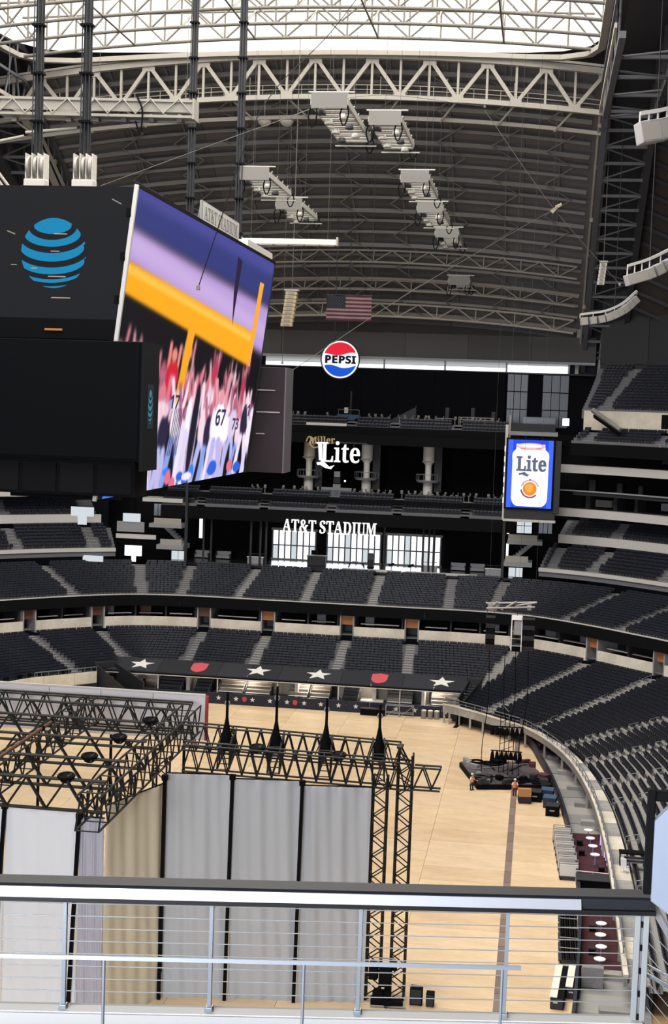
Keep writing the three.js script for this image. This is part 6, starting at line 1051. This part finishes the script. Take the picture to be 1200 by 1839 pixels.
// ---------------------------------------------------------------- along the field wall and on the carpet
for (let k = 0; k < 6; k++) {
  const t = thing('barricade_cart', ['farthest grey barricade cart of the row beside the maroon carpet', 'second grey barricade cart of the row from the far end', 'third grey barricade cart of the row from the far end', 'fourth grey barricade cart of the row from the far end', 'fifth grey barricade cart of the row from the far end', 'nearest grey barricade cart of the row, at the balcony end'][k], 'cart', [3.55 + k * 0.09, 0.03, -135.2 + k * 2.1], 'grey barricade carts');
  box('base', t, M.charcoal, [0, 0.25, 0], [1.7, 0.16, 1.3], null, 0.03); for (let j = 0; j < 4; j++) box('barricade', t, j % 2 ? M.pale : M.purlin, [0, 0.85, -0.45 + j * 0.3], [1.6, 1.05, 0.09], null, 0.04); for (const x of [-0.8, 0.8]) strut('upright', t, M.grey, V(x, 0.3, -0.6), V(x, 1.5, -0.6), 0.05); strut('push_bar', t, M.grey, V(-0.8, 1.5, -0.6), V(0.8, 1.5, -0.6), 0.04); for (const x of [-0.7, 0.7]) put('caster', new THREE.CylinderGeometry(0.14, 0.14, 0.1, 10).rotateZ(Math.PI / 2), M.black, t, [x, 0.14, 0.45]);
}
for (let k = 0; k < 6; k++) {
  const t = thing('chair_stack', ['farthest black chair dolly of the row along the field wall', 'second black chair dolly from the far end along the wall', 'third black chair dolly from the far end along the wall', 'fourth black chair dolly from the far end along the wall', 'fifth black chair dolly from the far end along the wall', 'nearest black chair dolly of the row along the wall'][k], 'chair stack', [3.75 - k * 0.02, 0.03, -116 + k * 2.1], 'black chair dollies');
  for (let j = 0; j < 7; j++) { box('chair', t, j % 2 ? M.black : std(0x16171b, 0.4), [-0.55 + j * 0.18, 0.85 + (j % 2) * 0.05, 0], [0.07, 1.0, 1.5], [0, 0, 0.18], 0.03); } box('dolly_base', t, M.charcoal, [0, 0.25, 0], [1.5, 0.12, 1.6], null, 0.03); box('dolly_rail', t, M.steelDim, [0, 1.25, 0.8], [1.4, 0.06, 0.06]); for (const x of [-0.6, 0.6]) for (const z of [-0.6, 0.6]) put('caster', new THREE.CylinderGeometry(0.1, 0.1, 0.08, 8).rotateZ(Math.PI / 2), M.black, t, [x, 0.1, z]);
}
[[2.75, -99.4, 'longer white-topped black bench case by the field wall'], [3.75, -100.4, 'shorter white-topped black bench case against the field wall']].forEach(([x, z, l], i) => { const t = thing('bench_case', l, 'case', [x, 0.03, z], null, -0.08); box('body', t, M.black, [0.2, 0.4, 0], [0.9, 0.8, 6 - i * 2], null, 0.04); box('top', t, std(0xf0e6d4, 0.6), [-0.05, 0.84, 0], [0.5, 0.08, 6 - i * 2], null, 0.02); box('end_plate', t, M.charcoal, [0.2, 0.4, (6 - i * 2) / 2 + 0.02], [0.8, 0.7, 0.06], null, 0.02); box('handle', t, M.ledge, [0.1, 0.5, (6 - i * 2) / 2 + 0.06], [0.3, 0.1, 0.04]); });
const tableSpots = [[6.0, -136.2, 'farthest small round white table on the maroon carpet'], [6.1, -133.6, 'second small round white table from the far edge of the carpet'], [6.25, -131.2, 'third small round white table from the far edge of the carpet'], [6.35, -128.6, 'small round white table beside the purple lit strip'], [6.3, -113.4, 'first small round white table seen below the balcony rail'], [6.2, -110.9, 'second small round white table seen below the balcony rail'], [6.05, -108.4, 'third small round white table seen below the balcony rail'], [6.0, -105.9, 'fourth small round white table seen below the balcony rail'], [5.8, -103.4, 'nearest small round white table on the maroon carpet']];
{
  const t0 = thing('round_table', tableSpots[0][2], 'table', [0, 0, 0], 'round tables on the maroon carpet');
  put('table_top', new THREE.CylinderGeometry(0.42, 0.42, 0.06, 20), M.white, t0, [0, 1.02, 0]); put('stem', new THREE.CylinderGeometry(0.05, 0.05, 1, 8), M.grey, t0, [0, 0.5, 0]); put('base', new THREE.CylinderGeometry(0.24, 0.3, 0.05, 14), M.charcoal, t0, [0, 0.025, 0]);
  tableSpots.forEach(([x, z, l], i) => { const t = i ? t0.clone() : t0; if (i) { t.name = numbered('round_table'); scene.add(t); } t.position.set(x, 0.13, z); t.userData = { ...t0.userData, label: l }; });
  const s0 = thing('lounge_stool', 'dark lounge stool beside the farthest round table', 'stool', [5.2, 0.13, -134.6], 'dark lounge stools on the carpet'); box('cushion', s0, std(0x2a1216, 0.8), [0, 0.45, 0], [0.6, 0.18, 0.6], null, 0.06); box('base', s0, M.black, [0, 0.18, 0], [0.5, 0.36, 0.5], null, 0.03);
  [[5.3, -131.5, 'dark lounge stool between the second and third round tables'], [6.9, -127, 'dark lounge stool near the purple lit strip'], [5.6, -112, 'dark lounge stool beside the first table below the rail'], [5.4, -107, 'dark lounge stool beside the third table below the rail']].forEach(([x, z, l]) => { const t = s0.clone(); t.name = numbered('lounge_stool'); scene.add(t); t.position.set(x, 0.13, z); t.userData = { ...s0.userData, label: l }; });
}
{
  const t = thing('light_strip', 'purple-pink lit wall strip along the maroon carpet', 'light', [7.2, 0.13, -129.6]);
  for (let k = 0; k < 9; k++) box('lit_panel', t, glow([0xe0b8e6, 0xc89ae0, 0xf0d4ea][k % 3], 0.9), [-0.1 + k * 0.07, 0.75 - (k % 2) * 0.1, -5.2 + k * 1.25], [0.1, 1.1 - k * 0.06, 1.0], [0, -0.06, 0], 0.02); box('housing', t, std(0x2c1b34, 0.7), [0.35, 0.7, -0.2], [0.14, 1.4, 11.4], [0, 0.06, 0]);
  areaLight('purple_strip_light', 0xc88ae8, 1.2, 10, 0.9, [7.0, 0.9, -129.8], [0, 0.6, -129.8]);
  const r = thing('carpet_rail', 'white double rail closing the near end of the far carpet', 'railing', [6.0, 0.13, -123.4]); for (const y of [0.55, 1.05]) strut('rail', r, M.pale, V(-1.4, y, 0), V(1.5, y, 0.2), 0.05); for (const x of [-1.4, 0, 1.5]) strut('post', r, M.pale, V(x, 0, 0), V(x, 1.1, 0.1), 0.05);
  const bk = thing('bar_counter', 'black bar counter across the carpet just above the balcony rail', 'counter', [6.1, 0.13, -121.6]); box('body', bk, M.black, [0, 0.55, 0], [3.0, 1.1, 1.6], null, 0.04); box('top', bk, M.charcoal, [0, 1.13, 0], [3.2, 0.08, 1.8], null, 0.02);
  const st = thing('side_steps', 'grey block of steps at the near end of the maroon carpet', 'steps', [5.6, 0.13, -101]); for (let k = 0; k < 4; k++) box('step', st, M.concrete, [-0.4, 0.12 + k * 0.2, -1.2 + k * 0.5], [1.5, 0.24 + k * 0.4, 0.5]);
  const ch = thing('usher_booth', 'open black booth with a white chair at the bowl front', 'booth', [9.2, 2.05, -122.5]); box('counter', ch, M.black, [0, 1.1, -0.9], [2.2, 0.14, 1.0], null, 0.03); for (const x of [-1, 1]) box('side', ch, M.charcoal, [x, 0.55, -0.9], [0.1, 1.1, 0.9]); for (const y of [0.3, 0.6]) box('shelf', ch, M.grey, [0.2, y, -0.9], [1.7, 0.06, 0.8]);
  const wc = thing('white_chair', 'single white moulded chair standing beside the black booth', 'chair', [8.5, 2.05, -121.4], null, 2.6); box('seat', wc, M.white, [0, 0.45, 0], [0.55, 0.08, 0.5], null, 0.03); box('backrest', wc, M.white, [0, 0.85, -0.24], [0.55, 0.75, 0.08], [-0.15, 0, 0], 0.03); for (const x of [-0.22, 0.22]) for (const z of [-0.2, 0.2]) strut('leg', wc, M.white, V(x * 1.15, 0, z * 1.15), V(x, 0.44, z), 0.025);
}

// unseen downlights placed to light the covered seats: glowing discs, each with its lamp
for (let k = 0; k < 6; k++) {
  const x = -54.5 + k * 8.4, t = thing('unseen_canopy_downlight', ['first', 'second', 'third', 'fourth', 'fifth', 'sixth'][k] + ' unseen downlight lighting the seats under the star canopy, counted from the corner end', 'lamp', [x, 3.62, -190], 'unseen downlights under the star canopy');
  put('housing', new THREE.CylinderGeometry(0.26, 0.26, 0.2, 16), M.pale, t, [0, 0.05, 0]); put('diffuser', new THREE.CylinderGeometry(0.21, 0.21, 0.03, 16), glow(0xfff0dc, 1.4), t, [0, -0.06, 0]);
  const l = new THREE.PointLight(0xffe9cf, 30); l.name = 'unseen_downlight_lamp'; l.shadow.radius = 8; l.position.set(x, 3.4, -190); scene.add(l);
}
// stairs and landing where the bowl meets the field beside the covered seats
{
  const t = thing('field_stairs', 'pale concrete stair flight running down to the floor behind the hung speakers', 'stairs', [-2.6, 0.03, -183.2], null, 0.75);
  for (let k = 0; k < 9; k++) box('step', t, M.beige, [0, 2.1 - k * 0.23, 0.4 * k], [1.8, 0.24, 0.42]); for (const x of [-0.95, 0.95]) { strut('handrail', t, M.rail, V(x, 3.1, 0), V(x, 1.2, 3.4), 0.04); for (let k = 0; k < 4; k++) strut('post', t, M.rail, V(x, 2.1 - k * 0.6, k * 1.05), V(x, 3.05 - k * 0.58, k * 1.05), 0.035); }
  box('side_wall', t, M.concrete, [1.1, 0.9, 1.2], [0.16, 1.8, 3.2]);
}
// ---------------------------------------------------------------- balcony railing in front
const zr = (x) => -12.03 - 0.175 * x;
{
  const yaw = Math.atan(0.175), t = thing('balcony_railing', 'glossy black top rail of the balcony above thin steel cables', 'railing', [0, 35, zr(0)]), k = 1 / Math.cos(yaw);
  const inner = new THREE.Group(); inner.rotation.y = yaw;
  const ax = (x) => V(x, 0, -0.175 * x);
  // top rail: broad dark top, a front strip with its bright reflection put into a pale colour, black lip
  const E1 = ax(1.1), bar = (n, pts, m) => { const g = put(n, new THREE.ExtrudeGeometry(new THREE.Shape(pts.map(([p, q]) => new THREE.Vector2(p, q))), { depth: n === 'pale_reflection_strip' ? 6 : 6.4, bevelEnabled: false }).rotateY(-Math.PI / 2), m, t), e = n === 'pale_reflection_strip' ? ax(0.48) : E1; g.position.set(e.x, 0, e.z); g.rotation.y = yaw; return g; };
  bar('top_rail', [[-0.15, 0.9], [-0.15, 0.985], [-0.13, 1.0], [0.08, 1.0], [0.1, 0.985], [0.1, 0.9]], std(0x101218, 0.62));
  bar('pale_reflection_strip', [[0.1, 0.9], [0.1, 0.98], [0.104, 0.98], [0.133, 0.9]], std(0xc4c6ca, 0.4, 0.6)); bar('lower_lip', [[-0.1, 0.865], [-0.1, 0.9], [0.14, 0.9], [0.14, 0.865]], std(0x030304, 0.5));
  for (const x of [-4.9, -3.75, -2.55, -1.32, -0.1]) { const a = ax(x); strut('post', t, M.rail, V(x, -0.05, a.z), V(x, 0.93, a.z), 0.016, true); put('foot', boxGeo(0.07, 0.05, 0.07, 0.01), M.rail, t, [x, -0.07, a.z]); }
  for (let j = 0; j < 8; j++) { const y = 0.06 + j * 0.107; strut('cable', t, M.railPale, V(-5.4, y, 0.945), V(1.0, y, -0.175), 0.0045); }
}
{
  const t = thing('balcony_post', 'tall pale steel corner post holding the cable ends', 'post', [1.02, 34.4, zr(1.02)]);
  box('flange', t, M.railPale, [-0.035, 0.75, 0], [0.05, 1.6, 0.05], null, 0.006); box('flange', t, M.railPale, [0.035, 0.75, 0.01], [0.05, 1.6, 0.05], null, 0.006); box('web', t, M.grey, [0, 0.75, -0.02], [0.05, 1.58, 0.02]); for (let k = 0; k < 6; k++) box('bolt', t, M.black, [0, 0.35 + k * 0.2, 0.03], [0.018, 0.05, 0.02], null, 0.004);
  const d = thing('side_railing', 'sloping grey side rail beyond the corner post with steel cables', 'railing', [1.08, 35, zr(1.06)]); 
  box('sloped_plate', d, M.grey, [0.2, 0.72, 0.5], [0.03, 0.09, 1.6], [0.22, 0.25, 0], 0.01); for (let j = 0; j < 7; j++) strut('cable', d, M.railPale, V(0, 0.7 - j * 0.11, 0), V(0.55, 0.52 - j * 0.11, 1.4), 0.0045); strut('lower_bar', d, M.rail, V(0, 0.28, -0.1), V(0.4, 0.33, 0.6), 0.02); strut('lower_bar', d, M.rail, V(0, 0.36, -0.1), V(0.4, 0.42, 0.6), 0.014);
}
{
  const t = thing('inner_railing', 'lower plain steel rail on three slim posts nearest the viewer', 'railing', [0, 35, -9.35]), y = 1.36, z = (x) => -0.17 * x - 0.05;
  strut('rail', t, M.rail, V(-4.6, y, z(-4.6)), V(0.02, y, z(0.02)), 0.013, true); for (const x of [-4.0, -2.68, -1.39, -0.1]) strut('post', t, M.rail, V(x, 0, z(x)), V(x, y, z(x)), 0.011);
}
{
  const led = struct('floor_balcony'), yaw = Math.atan(0.175), at = (y, dz, w, h, d, m, n, x = -2.2) => box(n, led, m, [x, y, zr(x) + dz], [w, h, d], [0, yaw, 0]);
  at(34.78, 0.0, 6.6, 0.26, 0.22, M.ledge, 'kerb'); at(34.91, 0.02, 6.6, 0.02, 0.14, M.pale, 'kerb_cap'); at(34.72, 0.3, 6.6, 0.12, 0.22, std(0xaab4cc, 0.25, 0.3), 'kerb_step'); at(34.55, 1.5, 9, 0.2, 2.6, M.ledge, 'balcony_floor');
  at(34.6, 3.2, 9, 0.8, 1.2, M.concrete, 'balcony_floor'); box('balcony_floor', led, M.concrete, [-1, 34.8, -4], [10, 0.4, 9]); box('balcony_edge', led, M.concrete, [-2.2, 33.6, -11.2], [9, 2, 1.2], [0, yaw, 0]);
}
{
  const t = thing('wall_screen', 'back of a black-edged pale panel hung at the balcony side', 'screen', [1.2, 36.3, -11.2]);
  box('black_edge', t, M.black, [-0.235, 0.44, -0.05], [0.06, 0.82, 0.1], null, 0.01); box('bracket', t, M.black, [-0.17, 0.8, -0.06], [0.14, 0.08, 0.08], null, 0.01);
  const s = new THREE.Shape([[-0.2, 0.0], [-0.2, 0.62], [-0.08, 0.76], [0.5, 0.9], [0.5, -0.2], [0.0, -0.14]].map(([a, b]) => new THREE.Vector2(a, b))); put('pale_panel', new THREE.ExtrudeGeometry(s, { depth: 0.08, bevelEnabled: true, bevelSize: 0.008, bevelThickness: 0.008, bevelSegments: 1 }), std(0x868f9d, 0.75), t, [0, 0, -0.04]);
  box('mount_arm', t, M.charcoal, [0.5, 0.3, -0.1], [0.9, 0.1, 0.1]); strut('mount_pole', t, M.charcoal, V(0.7, -1.7, -0.1), V(0.7, 1, -0.1), 0.05);
}
scene.traverse((o) => { if (o.isMesh) o.castShadow = o.receiveShadow = true; if (o.isLight && 'castShadow' in o) o.castShadow = true; });
renderer.render(scene, camera);
